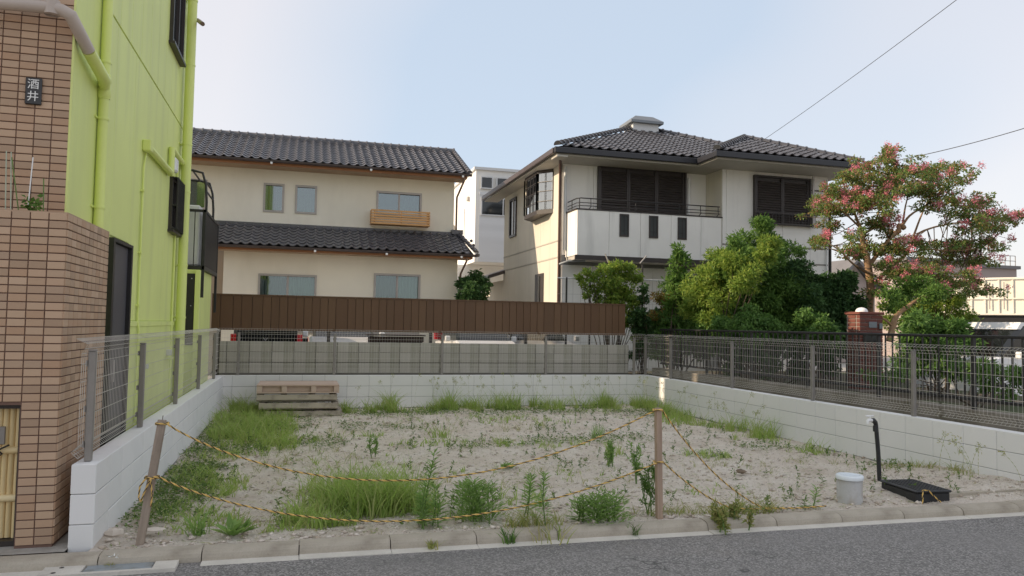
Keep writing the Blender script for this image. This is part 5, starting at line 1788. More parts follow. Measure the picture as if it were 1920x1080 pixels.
def cloud(cl, per, L, W, droop=0.15, spread=0.8, up=0.5, hollow=0.45):
    """cl: list of (centre, (rx, ry, rz)); per: leaves per clump for a clump of unit size"""
    P, D, N = [], [], []
    for c, r in cl:
        r = np.array(r, float)
        n = int(PER * per * (r[0] * r[1] + r[0] * r[2] + r[1] * r[2]) / 3 / 0.09) + 6
        u = unit(RNG.normal(size=(n, 3)))
        rad = RNG.uniform(hollow, 1.0, size=(n, 1)) ** 0.6
        # break the outline into sprays
        f = 1 + 0.34 * np.sin(u[:, :1] * 9 + c[0] * 7) * np.sin(u[:, 1:2] * 8 + c[1] * 5) + 0.12 * RNG.normal(size=(n, 1))
        P.append(np.array(c) + u * rad * f * r)
        D.append(u * spread + RNG.normal(size=(n, 3)) * 0.55 + np.array([0, 0, -droop]))
        N.append(RNG.normal(size=(n, 3)) * 0.6 + np.array([0, 0, up]) + u * 0.35)
    P, D, N = np.concatenate(P), np.concatenate(D), np.concatenate(N)
    k = len(P)
    s = RNG.uniform(0.65, 1.25, size=k)
    return leaf_quads(P, D, N, L * s, W * s)


def blades(roots, h, lean, w, bend=0.6):
    """grass blades of three segments; roots (n,3), h heights, lean (n,2) sideways reach at the tip"""
    n = len(roots)
    h = np.asarray(h).reshape(-1, 1)
    w = np.asarray(w).reshape(-1, 1)
    ld = np.concatenate([lean, np.zeros((n, 1))], 1)
    ang = RNG.uniform(0, 2 * pi, n)
    sd = np.stack([np.cos(ang), np.sin(ang), np.zeros(n)], 1)
    v = np.empty((n, 7, 3))
    for k, (t, ww) in enumerate(((0.0, 1.0), (0.40, 0.85), (0.75, 0.55))):
        q = roots + np.array([0, 0, 1]) * h * (t - 0.25 * bend * t * t) + ld * (t ** 1.8)
        v[:, 2 * k] = q - sd * w * ww * 0.5
        v[:, 2 * k + 1] = q + sd * w * ww * 0.5
    v[:, 6] = roots + np.array([0, 0, 1]) * h * (1 - 0.25 * bend) + ld
    b = np.arange(n).reshape(-1, 1) * 7
    quads = np.concatenate([b + np.array([[0, 1, 3, 2]]), b + np.array([[2, 3, 5, 4]])])
    tris = b + np.array([[4, 5, 6]])
    return v.reshape(-1, 3), quads, tris


def merge(parts):
    vs, qs, ts, o = [], [], [], 0
    for p in parts:
        vs.append(p[0]); qs.append(p[1] + o)
        if len(p) > 2: ts.append(p[2] + o)
        o += len(p[0])
    return np.concatenate(vs), np.concatenate(qs), (np.concatenate(ts) if ts else None)


def leaf_obj(name, parts, mat, parent=None):
    v, q, t = merge(parts)
    return link(name, fast_mesh(name, v, q, t), mat, parent)


def gzs(xy):
    return np.array([gz(x, y) for x, y in xy])


LOT = lambda p: (-1.27 < p[0] < 6.80) and (5.56 < p[1] < 14.28)


def patch(cx, cy, rx, ry, n, hmin, hmax, w=0.007, lean=0.4, clump=5, keep=None):
    """grass roots scattered in tufts over an ellipse on the lot"""
    m = max(1, n // clump)
    a = RNG.uniform(0, 2 * pi, m); r = np.sqrt(RNG.uniform(0, 1, m))
    c = np.stack([cx + rx * r * np.cos(a), cy + ry * r * np.sin(a)], 1)
    th = RNG.uniform(hmin, hmax, m)
    xy = np.repeat(c, clump, 0) + RNG.normal(scale=0.022, size=(m * clump, 2))
    hh = np.repeat(th, clump) * RNG.uniform(0.55, 1.1, m * clump)
    ok = np.array([LOT(p) for p in xy])
    xy, hh = xy[ok], hh[ok]
    if len(xy) == 0:
        return None
    roots = np.concatenate([xy, gzs(xy)[:, None] - 0.01], 1)
    ln = RNG.normal(scale=lean, size=(len(xy), 2)) * hh[:, None]
    return blades(roots, hh, ln, w * RNG.uniform(0.7, 1.3, len(xy)))


def G(px_, py_):
    p = at(px_, py_, Z=-0.03)
    return p.x, p.y


# grass along the walls and in patches: nobody could count it
gp = []
for k in range(75):     # back wall: separate tufts of uneven height with gaps between
    x = RNG.uniform(-1.2, 6.75)
    dens = 0.5 + 0.5 * noise.noise(Vector((x * 1.1, 2.0, 0)))
    if RNG.uniform() > 0.25 + dens: continue
    gp.append(patch(x, RNG.uniform(13.5, 14.2), RNG.uniform(0.06, 0.2), RNG.uniform(0.08, 0.22), int(RNG.uniform(40, 150)), 0.10, RNG.uniform(0.22, 0.40 + 0.30 * dens), 0.010, 0.42, 7))
for k in range(40):
    gp.append(patch(RNG.uniform(-1.1, 6.6), RNG.uniform(12.2, 13.8), 0.3, 0.25, int(RNG.uniform(8, 45)), 0.04, RNG.uniform(0.09, 0.2), 0.009, 0.7))
for k in range(46):     # left wall
    y = RNG.uniform(6.2, 13.9)
    far_ = y > 9.6
    gp.append(patch(-1.05 + RNG.uniform(0, 0.45 if not far_ else 0.9), y, 0.24, 0.28, int(RNG.uniform(50, 120)) * (2 if far_ else 1), 0.05, RNG.uniform(0.12, 0.2) + (0.16 if far_ else 0), 0.009, 0.6))
for k in range(36):     # right wall, far half
    y = RNG.uniform(8.4, 14.1)
    gp.append(patch(6.62 - abs(RNG.normal(0, 0.16)), y, 0.16, 0.18, int(RNG.uniform(30, 110)) if y > 9.6 else 14, 0.10, RNG.uniform(0.18, 0.50), 0.009, 0.45))
for (px_, py_, rx, ry, n, h0, h1) in (
        (700, 960, 0.32, 0.22, 620, 0.20, 0.54), (650, 950, 0.28, 0.24, 420, 0.14, 0.46), (745, 955, 0.26, 0.2, 380, 0.18, 0.52), (600, 960, 0.2, 0.2, 120, 0.1, 0.34), (800, 960, 0.12, 0.12, 120, 0.14, 0.38), (610, 925, 0.26, 0.25, 300, 0.08, 0.32), (690, 925, 0.4, 0.3, 260, 0.10, 0.36),
        (560, 985, 0.14, 0.10, 170, 0.10, 0.30), (600, 990, 0.16, 0.08, 150, 0.08, 0.26), (640, 985, 0.12, 0.06, 90, 0.06, 0.18), (530, 1000, 0.16, 0.05, 80, 0.04, 0.14),
        (490, 815, 0.45, 0.6, 420, 0.10, 0.34), (440, 790, 0.4, 0.7, 360, 0.12, 0.36), (520, 835, 0.25, 0.3, 240, 0.10, 0.30), (830, 830, 0.7, 0.25, 170, 0.04, 0.15),
        (950, 830, 0.45, 0.2, 130, 0.04, 0.15), (1050, 835, 0.4, 0.18, 120, 0.05, 0.17), (1330, 850, 0.30, 0.35, 170, 0.05, 0.15), (820, 815, 0.12, 0.1, 60, 0.1, 0.28),
        (1150, 850, 0.10, 0.10, 50, 0.12, 0.3), (700, 815, 0.2, 0.15, 60, 0.06, 0.2), (600, 820, 0.3, 0.3, 90, 0.05, 0.18), (1000, 790, 0.9, 0.4, 150, 0.06, 0.2), (1280, 790, 0.4, 0.4, 240, 0.10, 0.32),
        (1430, 820, 0.5, 0.3, 110, 0.05, 0.16), (1540, 845, 0.5, 0.2, 110, 0.04, 0.12), (300, 950, 0.25, 0.35, 140, 0.04, 0.12),
        (1100, 880, 0.8, 0.5, 70, 0.03, 0.10), (900, 870, 0.9, 0.5, 80, 0.03, 0.10), (640, 860, 0.9, 0.6, 110, 0.03, 0.14), (1350, 920, 0.7, 0.3, 60, 0.03, 0.1), (980, 940, 0.3, 0.2, 90, 0.05, 0.2), (850, 970, 0.3, 0.1, 80, 0.04, 0.16)):
    x, y = G(px_, py_)
    gp.append(patch(x, y, rx, ry, n, h0, h1, 0.0095, 0.55, 6))
struct(tag(leaf_obj('grass', [p for p in gp if p], 'leaf_grass'), 'green grass growing along the block walls and in tufts on the lot', 'grass'), 'stuff')
dp = []
for (px_, py_, rx, ry, n, h0, h1) in ((1760, 880, 0.8, 0.35, 700, 0.04, 0.13), (1860, 900, 0.6, 0.25, 420, 0.05, 0.16), (1400, 965, 0.35, 0.12, 340, 0.06, 0.2), (1270, 965, 0.5, 0.08, 200, 0.04, 0.15), (1000, 990, 0.25, 0.06, 200, 0.10, 0.26),
                                      (640, 900, 1.3, 0.9, 260, 0.04, 0.16), (1000, 900, 1.3, 0.8, 220, 0.04, 0.14), (540, 860, 0.8, 0.8, 220, 0.04, 0.2), (1450, 870, 1.0, 0.5, 160, 0.03, 0.12), (800, 800, 2.0, 0.6, 320, 0.05, 0.2), (500, 985, 0.3, 0.15, 130, 0.05, 0.16)):
    x, y = G(px_, py_)
    dp.append(patch(x, y, rx, ry, n, h0, h1, 0.006, 0.8))
k = 5200
lx = RNG.uniform(-1.2, 6.7, k); ly = 5.6 + 8.4 * RNG.uniform(0, 1, k) ** 1.3
lp = np.stack([lx, ly, np.array([gz(a, b) for a, b in zip(lx, ly)]) + 0.006], 1)
dp.append(leaf_quads(lp, np.concatenate([RNG.normal(size=(k, 2)), RNG.uniform(-.05, .25, (k, 1))], 1), np.tile([[0, 0, 1.0]], (k, 1)) + RNG.normal(scale=.3, size=(k, 3)), RNG.uniform(.02, .09, k), RNG.uniform(.004, .009, k)))
# seed heads nodding against the back and right walls
def seed_heads(spots):
    out = []
    for x, y, h in spots:
        z = gz(x, y)
        ln = RNG.normal(scale=0.10, size=2)
        t = np.linspace(0, 1, 9)
        q = np.stack([x + ln[0] * t ** 2, y + ln[1] * t ** 2, z + h * t], 1)
        r = q[:-1]; nx = q[1:] - q[:-1]
        out.append(leaf_quads(r, nx, np.tile([[1.0, 0.3, 0.2]], (8, 1)), np.linalg.norm(nx, axis=1) * 1.15, np.full(8, 0.006)))
        m = 16
        tip = q[-1] + RNG.normal(scale=0.018, size=(m, 3))
        out.append(leaf_quads(tip, RNG.normal(size=(m, 3)) + np.array([ln[0] * 8, ln[1] * 8, 0.4]), RNG.normal(size=(m, 3)), np.full(m, 0.035), np.full(m, 0.008)))
    return out


heads = [(RNG.uniform(0.9, 6.7), RNG.uniform(13.5, 14.2), RNG.uniform(0.4, 0.66)) for _ in range(46)] + [(RNG.uniform(6.35, 6.72), RNG.uniform(9.2, 14.0), RNG.uniform(0.3, 0.6)) for _ in range(26)] + [(RNG.uniform(6.2, 6.75), RNG.uniform(5.7, 6.6), RNG.uniform(0.2, 0.4)) for _ in range(8)]
struct(tag(leaf_obj('dry_grass', [p for p in dp if p] + seed_heads(heads), 'leaf_dry'), 'straw coloured dry grass and nodding seed heads scattered on the lot', 'grass'), 'stuff')


def cover(spots, size, n_per):
    out = []
    for px_, py_, rx, ry in spots:
        x0, y0 = G(px_, py_)
        n = int(n_per * rx * ry)
        a = RNG.uniform(0, 2 * pi, n); r = np.sqrt(RNG.uniform(0, 1, n))
        xy = np.stack([x0 + rx * r * np.cos(a), y0 + ry * r * np.sin(a)], 1)
        ok = np.array([LOT(p) and fbm(p[0], p[1], 1.6, 9.0) + 0.25 * fbm(p[0], p[1], 7, 2.0) > -0.25 + 0.55 * (((p[0] - x0) / rx) ** 2 + ((p[1] - y0) / ry) ** 2) - 0.15 for p in xy])
        xy = xy[ok]
        k = len(xy)
        if k == 0: continue
        pos = np.concatenate([xy, (gzs(xy) + RNG.uniform(0.005, 0.05, k))[:, None]], 1)
        out.append(leaf_quads(pos, np.concatenate([RNG.normal(size=(k, 2)), RNG.uniform(-0.1, 0.6, (k, 1))], 1), RNG.normal(size=(k, 3)) * 0.35 + np.array([0, 0, 1]), size * RNG.uniform(0.6, 1.3, k), size * 0.55 * RNG.uniform(0.7, 1.2, k)))
    return out


cv = cover([(270, 960, 0.35, 0.45), (300, 930, 0.4, 0.6), (340, 880, 0.5, 0.9), (310, 920, 0.5, 0.9), (350, 870, 0.6, 1.1), (400, 820, 0.7, 1.3), (330, 900, 0.55, 1.0), (380, 850, 0.7, 1.3), (430, 800, 0.8, 1.6), (300, 945, 0.35, 0.5), (480, 790, 0.9, 1.5), (250, 985, 0.22, 0.3), (700, 770, 1.8, 0.7), (1000, 770, 2.2, 0.55), (1250, 772, 1.2, 0.7), (880, 832, 1.3, 0.32), (1340, 845, 0.5, 0.45), (1480, 835, 1.1, 0.4), (1440, 965, 0.5, 0.1), (560, 830, 0.7, 0.6), (600, 985, 0.4, 0.12), (1700, 875, 0.5, 0.3), (640, 800, 1.4, 0.5), (1100, 820, 1.2, 0.5)], 0.036, 1900)
for k in range(420):     # small sprigs of all sorts thinning out over the sand
    x, y = RNG.uniform(-1.2, 6.7), 5.62 + 8.5 * RNG.uniform() ** 1.2
    if fbm(x, y, 0.8, 5.0) < -0.12 and RNG.uniform() < 0.75: continue
    h = RNG.uniform(0.03, 0.17); m = int(8 + h * 90)
    z = gz(x, y); ln = RNG.normal(scale=0.25, size=2) * h
    u = RNG.uniform(0.05, 1, m)
    q = np.stack([x + ln[0] * u, y + ln[1] * u, z + h * u], 1)
    cv.append(leaf_quads(q, RNG.normal(size=(m, 3)) + np.array([0, 0, .5]), RNG.normal(size=(m, 3)) + np.array([0, 0, .7]), RNG.uniform(.02, .055, m), RNG.uniform(.007, .016, m)))
struct(tag(leaf_obj('ground_cover', cv, 'leaf_clover'), 'low clover and creeping weeds covering the soil along the walls', 'ground cover'), 'stuff')


# pebbles and crumbs of soil
def pebbles(n):
    xs = RNG.uniform(-1.25, 6.78, n); ys = 5.58 + (14.2 - 5.58) * RNG.uniform(0, 1, n) ** 1.5
    s = 0.006 + 0.022 * RNG.uniform(0, 1, n) ** 5
    o = np.array([(1, 0, 0), (0, 1, 0), (-1, 0, 0), (0, -1, 0), (0, 0, 0.7), (0, 0, -0.7)], float)
    z = np.array([gz(x, y) for x, y in zip(xs, ys)])
    v = np.empty((n, 6, 3))
    for k in range(6):
        v[:, k] = np.stack([xs, ys, z + s * 0.3], 1) + (o[k] + RNG.normal(scale=0.22, size=(n, 3))) * s[:, None] * np.array([1.2, 1.0, 0.9])
    b = np.arange(n).reshape(-1, 1, 1) * 6
    t = np.array([(0, 1, 4), (1, 2, 4), (2, 3, 4), (3, 0, 4), (1, 0, 5), (2, 1, 5), (3, 2, 5), (0, 3, 5)]).reshape(1, 8, 3)
    return fast_mesh('gravel', v.reshape(-1, 3), None, (b + t).reshape(-1, 3))


struct(tag(link('gravel', pebbles(9000), 'pebble'), 'pebbles and crumbs scattered over the sandy soil', 'gravel'), 'stuff')


# single weeds
def weed(name, label, x, y, h, kind, n=1, spread=0.06, mat='leaf_weed'):
    z = gz(x, y) if 5.58 < y else -0.07
    t = thing(name, label, 'weed', (x, y, z))
    sm = MB()
    parts = []
    for k in range(n):
        bx_, by_ = x + random.uniform(-spread, spread), y + random.uniform(-spread, spread)
        tx, ty = bx_ + random.uniform(-.24, .24) * h, by_ + random.uniform(-.2, .2) * h
        hh = h * random.uniform(0.62, 1.05)
        p0, p1 = Vector((bx_, by_, z - 0.02)), Vector((tx, ty, z + hh))
        pm_ = p0.lerp(p1, .5) + Vector((random.uniform(-.02, .02), random.uniform(-.02, .02), 0))
        sm.tube([p0, pm_, p1], [0.006, 0.005, 0.002], 5)
        if kind == 'rod':           # leafy rod with narrow drooping leaves all the way up
            m = int(170 * hh)
            u = np.sort(RNG.uniform(0.12, 1.0, m))
            c = np.array([p0.lerp(pm_, 2 * q) if q < .5 else pm_.lerp(p1, 2 * q - 1) for q in u])
            a = np.arange(m) * 2.4
            d = np.stack([np.cos(a), np.sin(a), 0.9 - 0.9 * (1 - u)], 1)
            parts.append(leaf_quads(c, d, np.stack([-np.cos(a) * .5, -np.sin(a) * .5, np.ones(m)], 1), RNG.uniform(0.07, 0.14, m) * (1.15 - 0.55 * u), RNG.uniform(0.011, 0.019, m)))
        elif kind == 'feather':     # finely divided soft foliage
            m = int(620 * hh)
            u = RNG.uniform(0.1, 1.0, m)
            c = np.array([p0.lerp(p1, q) for q in u])
            a = RNG.uniform(0, 2 * pi, m)
            rr_ = RNG.uniform(0, 0.13, m) * (1.2 - u) ** 0.6
            c = c + np.stack([np.cos(a) * rr_, np.sin(a) * rr_, RNG.uniform(-.02, .03, m)], 1)
            d = np.stack([np.cos(a), np.sin(a), RNG.uniform(0.2, 1.0, m)], 1)
            parts.append(leaf_quads(c, d, RNG.normal(size=(m, 3)) + np.array([0, 0, 1]), RNG.uniform(0.03, 0.065, m), np.full(m, 0.010)))
        elif kind == 'twig':        # thin branching weed with few small leaves
            for b in range(7):
                q = p0.lerp(p1, 0.2 + 0.1 * b)
                e = q + Vector((random.uniform(-.11, .11), random.uniform(-.08, .08), random.uniform(.08, .2))) * (hh / 0.6)
                sm.tube([q, e], [0.003, 0.0015], 4)
                m = 16
                u = RNG.uniform(0.2, 1, m)
                c = np.array([q.lerp(e, w_) for w_ in u])
                parts.append(leaf_quads(c, RNG.normal(size=(m, 3)) + np.array([0, 0, .8]), RNG.normal(size=(m, 3)), RNG.uniform(.025, .055, m), np.full(m, .013)))
        elif kind == 'broad':       # low rosette of broad leaves
            m = 13
            a = RNG.uniform(0, 2 * pi, m)
            c = np.tile(np.array([p0.x, p0.y, z + 0.01]), (m, 1))
            parts.append(leaf_quads(c, np.stack([np.cos(a), np.sin(a), RNG.uniform(0.3, 1.4, m)], 1), np.tile([[0, 0, 1.0]], (m, 1)) + RNG.normal(scale=.2, size=(m, 3)), hh * RNG.uniform(.6, 1.1, m), np.full(m, hh * .26)))
    if kind == 'tuft':
        m = 46
        xy = np.stack([x + RNG.normal(scale=spread, size=m), y + RNG.normal(scale=spread, size=m)], 1)
        ro = np.concatenate([xy, np.full((m, 1), z - 0.01)], 1)
        parts.append(blades(ro, h * RNG.uniform(.5, 1.1, m), RNG.normal(scale=.45 * h, size=(m, 2)), 0.009 * RNG.uniform(.7, 1.3, m)))
        sm = None
    if sm is not None and kind != 'broad':
        sm.build('stem', 'stem_green', t)
    leaf_obj('leaves', parts, mat, t)
    return t


def wz(px_, py_, top):
    p = at(px_, py_, Z=0.0)
    return p.x, p.y, max(0.06, at(px_, top, Y=p.y).z)


x, y, h = wz(792, 988, 852); weed('tall_weed', 'tall bright green leafy rod weed rising from the thick grass clump', x, y, h, 'rod', 2, 0.015)
x, y, h = wz(760, 985, 905); weed('tall_weed', 'leafy weed pair at the right side of the thick grass clump', x + .2, y, h, 'rod', 4, 0.06)
x, y, h = wz(1018, 982, 850); weed('tall_weed', 'tallest narrow leaved rod weed crossing both ropes by the kerb', x, y, h, 'rod', 1, 0.02)
x, y, h = wz(986, 965, 872); weed('tall_weed', 'slightly shorter narrow leaved rod weed beside the tallest one', x, y, h, 'rod', 2, 0.03)
x, y, h = wz(905, 965, 880); weed('feathery_weed', 'dark feathery bushy weed between the grass clump and tall rods', x, y, h, 'feather', 7, 0.10)
x, y, h = wz(870, 950, 900); weed('feathery_weed', 'small feathery weed just right of the thick grass clump', x, y, h, 'feather', 3, 0.05)
x, y, h = wz(1083, 975, 922); weed('leafy_weed', 'leafy dark weed at the kerb left of the soft fern-like one', x, y, h, 'rod', 3, 0.03)
x, y, h = wz(1112, 975, 925); weed('feathery_weed', 'soft bright fern-like weed at the kerb between two others', x, y, h, 'feather', 6, 0.07)
x, y, h = wz(1145, 972, 918); weed('feathery_weed', 'fern-like weed at the kerb nearest the upright stake', x, y, h, 'feather', 5, 0.06)
x, y, h = wz(1212, 962, 862); weed('twiggy_weed', 'thin twiggy weed standing just left of the upright stake', x, y, h, 'twig', 3, 0.04, 'leaf_mid')
x, y, h = wz(1198, 900, 800); weed('twiggy_weed', 'tall thin weed on the sand behind the lower rope', x, y, h * .9, 'twig', 2, 0.03)
x, y, h = wz(1523, 948, 888); weed('twiggy_weed', 'single thin upright weed left of the grey drain pipe', x, y, h, 'rod', 1, 0.01)
x, y, h = wz(440, 1004, 960); weed('rosette_weed', 'pale green rosette weed near the kerb right of the leaning stake', x, y, h * 1.2, 'broad', 3, 0.04)
x, y, h = wz(372, 998, 930); weed('grass_tuft', 'open tuft of long grass right of the leaning stake', x, y, h, 'tuft', 1, 0.025)
x, y, h = wz(1122, 812, 782); weed('grass_tuft', 'round grass tuft alone on the sand far behind the rope', x, y, h * 1.1, 'tuft', 1, 0.05)
x, y, h = wz(1148, 862, 818); weed('twiggy_weed', 'upright weed on the sand midway behind the upper rope', x, y, h, 'twig', 4, 0.06)
x, y, h = wz(700, 850, 800); weed('twiggy_weed', 'small upright weed alone on the sand behind the sagging upper rope', x, y, h, 'twig', 2, 0.03)
x, y, h = wz(950, 870, 840); weed('rosette_weed', 'low spreading weed on the sand right behind the upper rope', x, y, 0.12, 'broad', 3, 0.06)
x, y, h = wz(1390, 985, 930); weed('creeping_weed', 'yellowish creeping weed spilling over the kerb below the ground ropes', x, y + .15, 0.2, 'twig', 9, 0.16, 'leaf_dry')
x, y, h = wz(1030, 992, 960); weed('dry_tuft', 'straw coloured tuft drooping over the kerb below the tallest weeds', x, y - .02, 0.2, 'tuft', 1, 0.07, 'leaf_dry')
for px_, py_, lb, hh in ((955, 1018, 'largest dark grass tuft growing out of the gutter joint', 0.14), (1188, 1003, 'small fresh grass tuft in the gutter below the upright stake', 0.12), (811, 1028, 'thin dry sprout in the gutter below the tall weeds', 0.09), (637, 1030, 'short sprout on the gutter edge below the thick grass', 0.08), (208, 1062, 'small leafy weed growing beside the drain lid scrap', 0.05)):
    p = at(px_, py_, Z=-0.07)
    weed('gutter_weed', lb, p.x, p.y, hh, 'tuft', 1, 0.02, 'leaf_mid' if hh > .1 else 'leaf_dry')


# ------------------------------------------------------------------ shrubs and trees
def shrub(name, label, clumps, Y, mat, L, W, per=95, cat='shrub', base=0.42, jitter=0.5, stems=4, bark='dark_bark', xmin=7.8, **kw):
    """clumps: (photo x, photo y, radius in photo px[, depth offset]); each is placed at its own depth around Y"""
    cl, main = [], []
    for c in clumps:
        yy = Y + (c[3] if len(c) > 3 else random.uniform(-jitter, jitter))
        p = at(c[0], c[1], Y=yy)
        while p.x < xmin + c[2] * 0.6 * p.y / FPX and yy < 17.6:
            yy += 0.1
            p = at(c[0], c[1], Y=yy)
        r = c[2] * 1.18 * (p - Vector((0, 0, CAM_H))).dot(FW) / FPX
        main.append((p.x, p.y, p.z))
        for k in range(6):
            u_ = Vector((random.gauss(0, 1), random.gauss(0, 1), random.gauss(0, 1))).normalized() * random.uniform(.25, .85) * r
            rs = r * random.uniform(0.34, 0.56)
            q = p + u_
            cl.append(((q.x, q.y, q.z), (rs * 1.15, rs * 1.1, rs * 0.75)))
    cx = sum(c[0][0] for c in cl) / len(cl)
    cy = sum(c[0][1] for c in cl) / len(cl)
    t = thing(name, label, cat, (cx, cy, base))
    leaf_obj('foliage', [cloud(cl, per, L, W, **kw)], mat, t)
    sm = MB()
    for c in main:
        b = Vector((cx + random.uniform(-.25, .25), cy + random.uniform(-.2, .2), base - 0.05))
        e = Vector(c)
        sm.tube([b, b.lerp(e, .5) + Vector((random.uniform(-.1, .1), 0, .12)), e], [0.016, 0.011, 0.005], 5)
    struct(sm.build('stems', bark, t), 'stuff')
    return t


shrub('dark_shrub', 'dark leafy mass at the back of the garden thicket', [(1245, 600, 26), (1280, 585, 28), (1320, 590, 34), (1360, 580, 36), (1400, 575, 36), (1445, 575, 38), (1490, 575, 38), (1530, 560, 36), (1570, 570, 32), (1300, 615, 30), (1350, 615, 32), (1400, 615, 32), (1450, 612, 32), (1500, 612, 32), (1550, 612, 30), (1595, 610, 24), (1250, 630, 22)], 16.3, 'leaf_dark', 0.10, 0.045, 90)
shrub('leafy_shrub', 'tall bright green feathery shrub in the middle of the garden thicket', [(1428, 425, 22), (1432, 452, 26), (1400, 462, 30), (1450, 480, 32), (1380, 490, 34), (1418, 505, 40), (1470, 510, 30), (1362, 520, 32), (1440, 540, 40), (1395, 550, 42), (1350, 478, 18), (1378, 452, 14), (1462, 455, 14), (1500, 470, 10), (1420, 575, 40), (1470, 560, 38), (1365, 570, 38)], 13.6, 'leaf_mid', 0.085, 0.026, 110)
shrub('leafy_shrub', 'yellow green feathery shrub sloping down at the left of the thicket', [(1345, 500, 26), (1325, 520, 28), (1365, 540, 34), (1330, 555, 32), (1345, 590, 34), (1430, 470, 22, -.6), (1450, 460, 16, -.6), (1375, 505, 26, -.7), (1400, 520, 26, -.7), (1300, 545, 20), (1310, 580, 26)], 13.2, 'leaf_bright', 0.085, 0.024, 110)
shrub('spire_shrub', 'narrow upright glossy leaved shrub between the vine and thicket', [(1272, 470, 9), (1274, 488, 14), (1270, 508, 18), (1276, 528, 20), (1262, 540, 18), (1282, 552, 22), (1270, 570, 22)], 14.0, 'leaf_mid', 0.12, 0.035, 60, droop=-0.4)
shrub('reddish_shrub', 'small shrub with reddish brown leaves at the foot of the spire shrub', [(1238, 562, 16), (1250, 580, 18), (1235, 592, 18), (1258, 566, 14)], 13.4, 'leaf_red', 0.07, 0.03, 80)
shrub('rounded_bush', 'glossy mid green bush along the railing at the left end', [(1240, 610, 24), (1270, 600, 26), (1225, 630, 22), (1300, 612, 26), (1255, 632, 24), (1290, 640, 22), (1330, 620, 26), (1225, 660, 18), (1260, 665, 20)], 12.4, 'leaf_bush', 0.07, 0.038, 100)
shrub('rounded_bush', 'glossy round leaved bush along the railing in the middle', [(1360, 610, 26), (1395, 602, 26), (1425, 610, 24), (1380, 632, 24), (1450, 622, 20), (1410, 638, 22), (1345, 640, 22)], 11.9, 'leaf_bush', 0.065, 0.036, 100)
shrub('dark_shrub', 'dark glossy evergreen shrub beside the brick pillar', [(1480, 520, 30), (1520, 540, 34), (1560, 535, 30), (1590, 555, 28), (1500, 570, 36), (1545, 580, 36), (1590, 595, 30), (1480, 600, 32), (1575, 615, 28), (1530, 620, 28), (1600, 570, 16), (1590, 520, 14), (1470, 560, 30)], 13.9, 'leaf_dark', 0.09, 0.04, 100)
shrub('rounded_bush', 'light green bush in front of the dark evergreen shrub', [(1520, 602, 22), (1545, 612, 20), (1500, 615, 18), (1530, 630, 20), (1560, 628, 16)], 11.9, 'leaf_bush', 0.07, 0.036, 95)
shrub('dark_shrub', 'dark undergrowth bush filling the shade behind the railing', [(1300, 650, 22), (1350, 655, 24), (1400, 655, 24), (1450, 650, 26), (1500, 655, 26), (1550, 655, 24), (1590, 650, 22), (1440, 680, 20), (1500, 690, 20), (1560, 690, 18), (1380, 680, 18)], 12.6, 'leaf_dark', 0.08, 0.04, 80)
shrub('leafy_shrub', 'yellow green shrub under the crape myrtle near the container', [(1745, 565, 22), (1775, 572, 22), (1800, 585, 18), (1720, 580, 22), (1760, 595, 22), (1820, 590, 12), (1735, 600, 20), (1700, 585, 20), (1685, 565, 18), (1660, 575, 14), (1665, 600, 18), (1700, 610, 18), (1790, 605, 18), (1760, 545, 16), (1795, 560, 14)], 14.9, 'leaf_bright', 0.075, 0.028, 85)
shrub('fern_bush', 'fresh green fern-like bush right behind the railing under the myrtle', [(1720, 612, 22), (1750, 622, 24), (1785, 615, 22), (1700, 640, 24), (1740, 655, 28), (1780, 650, 26), (1810, 640, 18), (1710, 680, 26), (1760, 690, 28), (1800, 685, 22), (1830, 690, 22)], 10.4, 'leaf_bush', 0.12, 0.032, 75)
shrub('leafy_shrub', 'ragged green plants behind the railing below the parked white car', [(1840, 710, 18), (1870, 700, 18), (1900, 715, 20), (1920, 700, 20), (1850, 730, 16), (1890, 735, 18), (1680, 700, 20), (1640, 710, 18)], 8.9, 'leaf_mid', 0.07, 0.028, 80)
shrub('dark_shrub', 'small dark shrub in the gap beside the cream house', [(872, 530, 13), (890, 525, 13), (905, 535, 12), (880, 548, 15), (900, 555, 15), (868, 560, 12), (890, 572, 16)], 21.6, 'leaf_dark', 0.12, 0.06, 70, base=0.0, xmin=-9)

# vine on a wire trellis
vt = thing('trellis', 'thin steel trellis in front of the white house carrying the vine', 'trellis', (6.6, 15.8, 0))
for px_ in (1062, 1106, 1204):
    q = at(px_, 560, Y=15.9)
    MB().tube([(q.x, q.y, 0.0), (q.x, q.y, at(px_, 495 if px_ > 1150 else 520, Y=15.9).z)], 0.022, 8).build('post', 'black_metal', vt)
a, b = at(1045, 521, Y=15.9), at(1245, 526, Y=15.9)
MB().tube([a, b], 0.014, 6).build('cross_rail', 'alu_light', vt)
for k in range(15):
    q = a.lerp(b, k / 14)
    MB().tube([(q.x, q.y, 0.4), (q.x, q.y, q.z)], 0.003, 4, False, False).build('wire', 'alu_frame', vt)
for k in range(9):
    z = 0.8 + k * 0.18
    MB().tube([(a.x, a.y, z), (b.x, b.y, z)], 0.003, 4, False, False).build('wire', 'alu_frame', vt)
for (p, q) in (((1135, 476), (1141, 492)), ((1212, 480), (1200, 494))):
    MB().tube([at(*p, Y=15.9), at(*q, Y=15.9)], 0.016, 6).build('brace', 'alu_frame', vt)
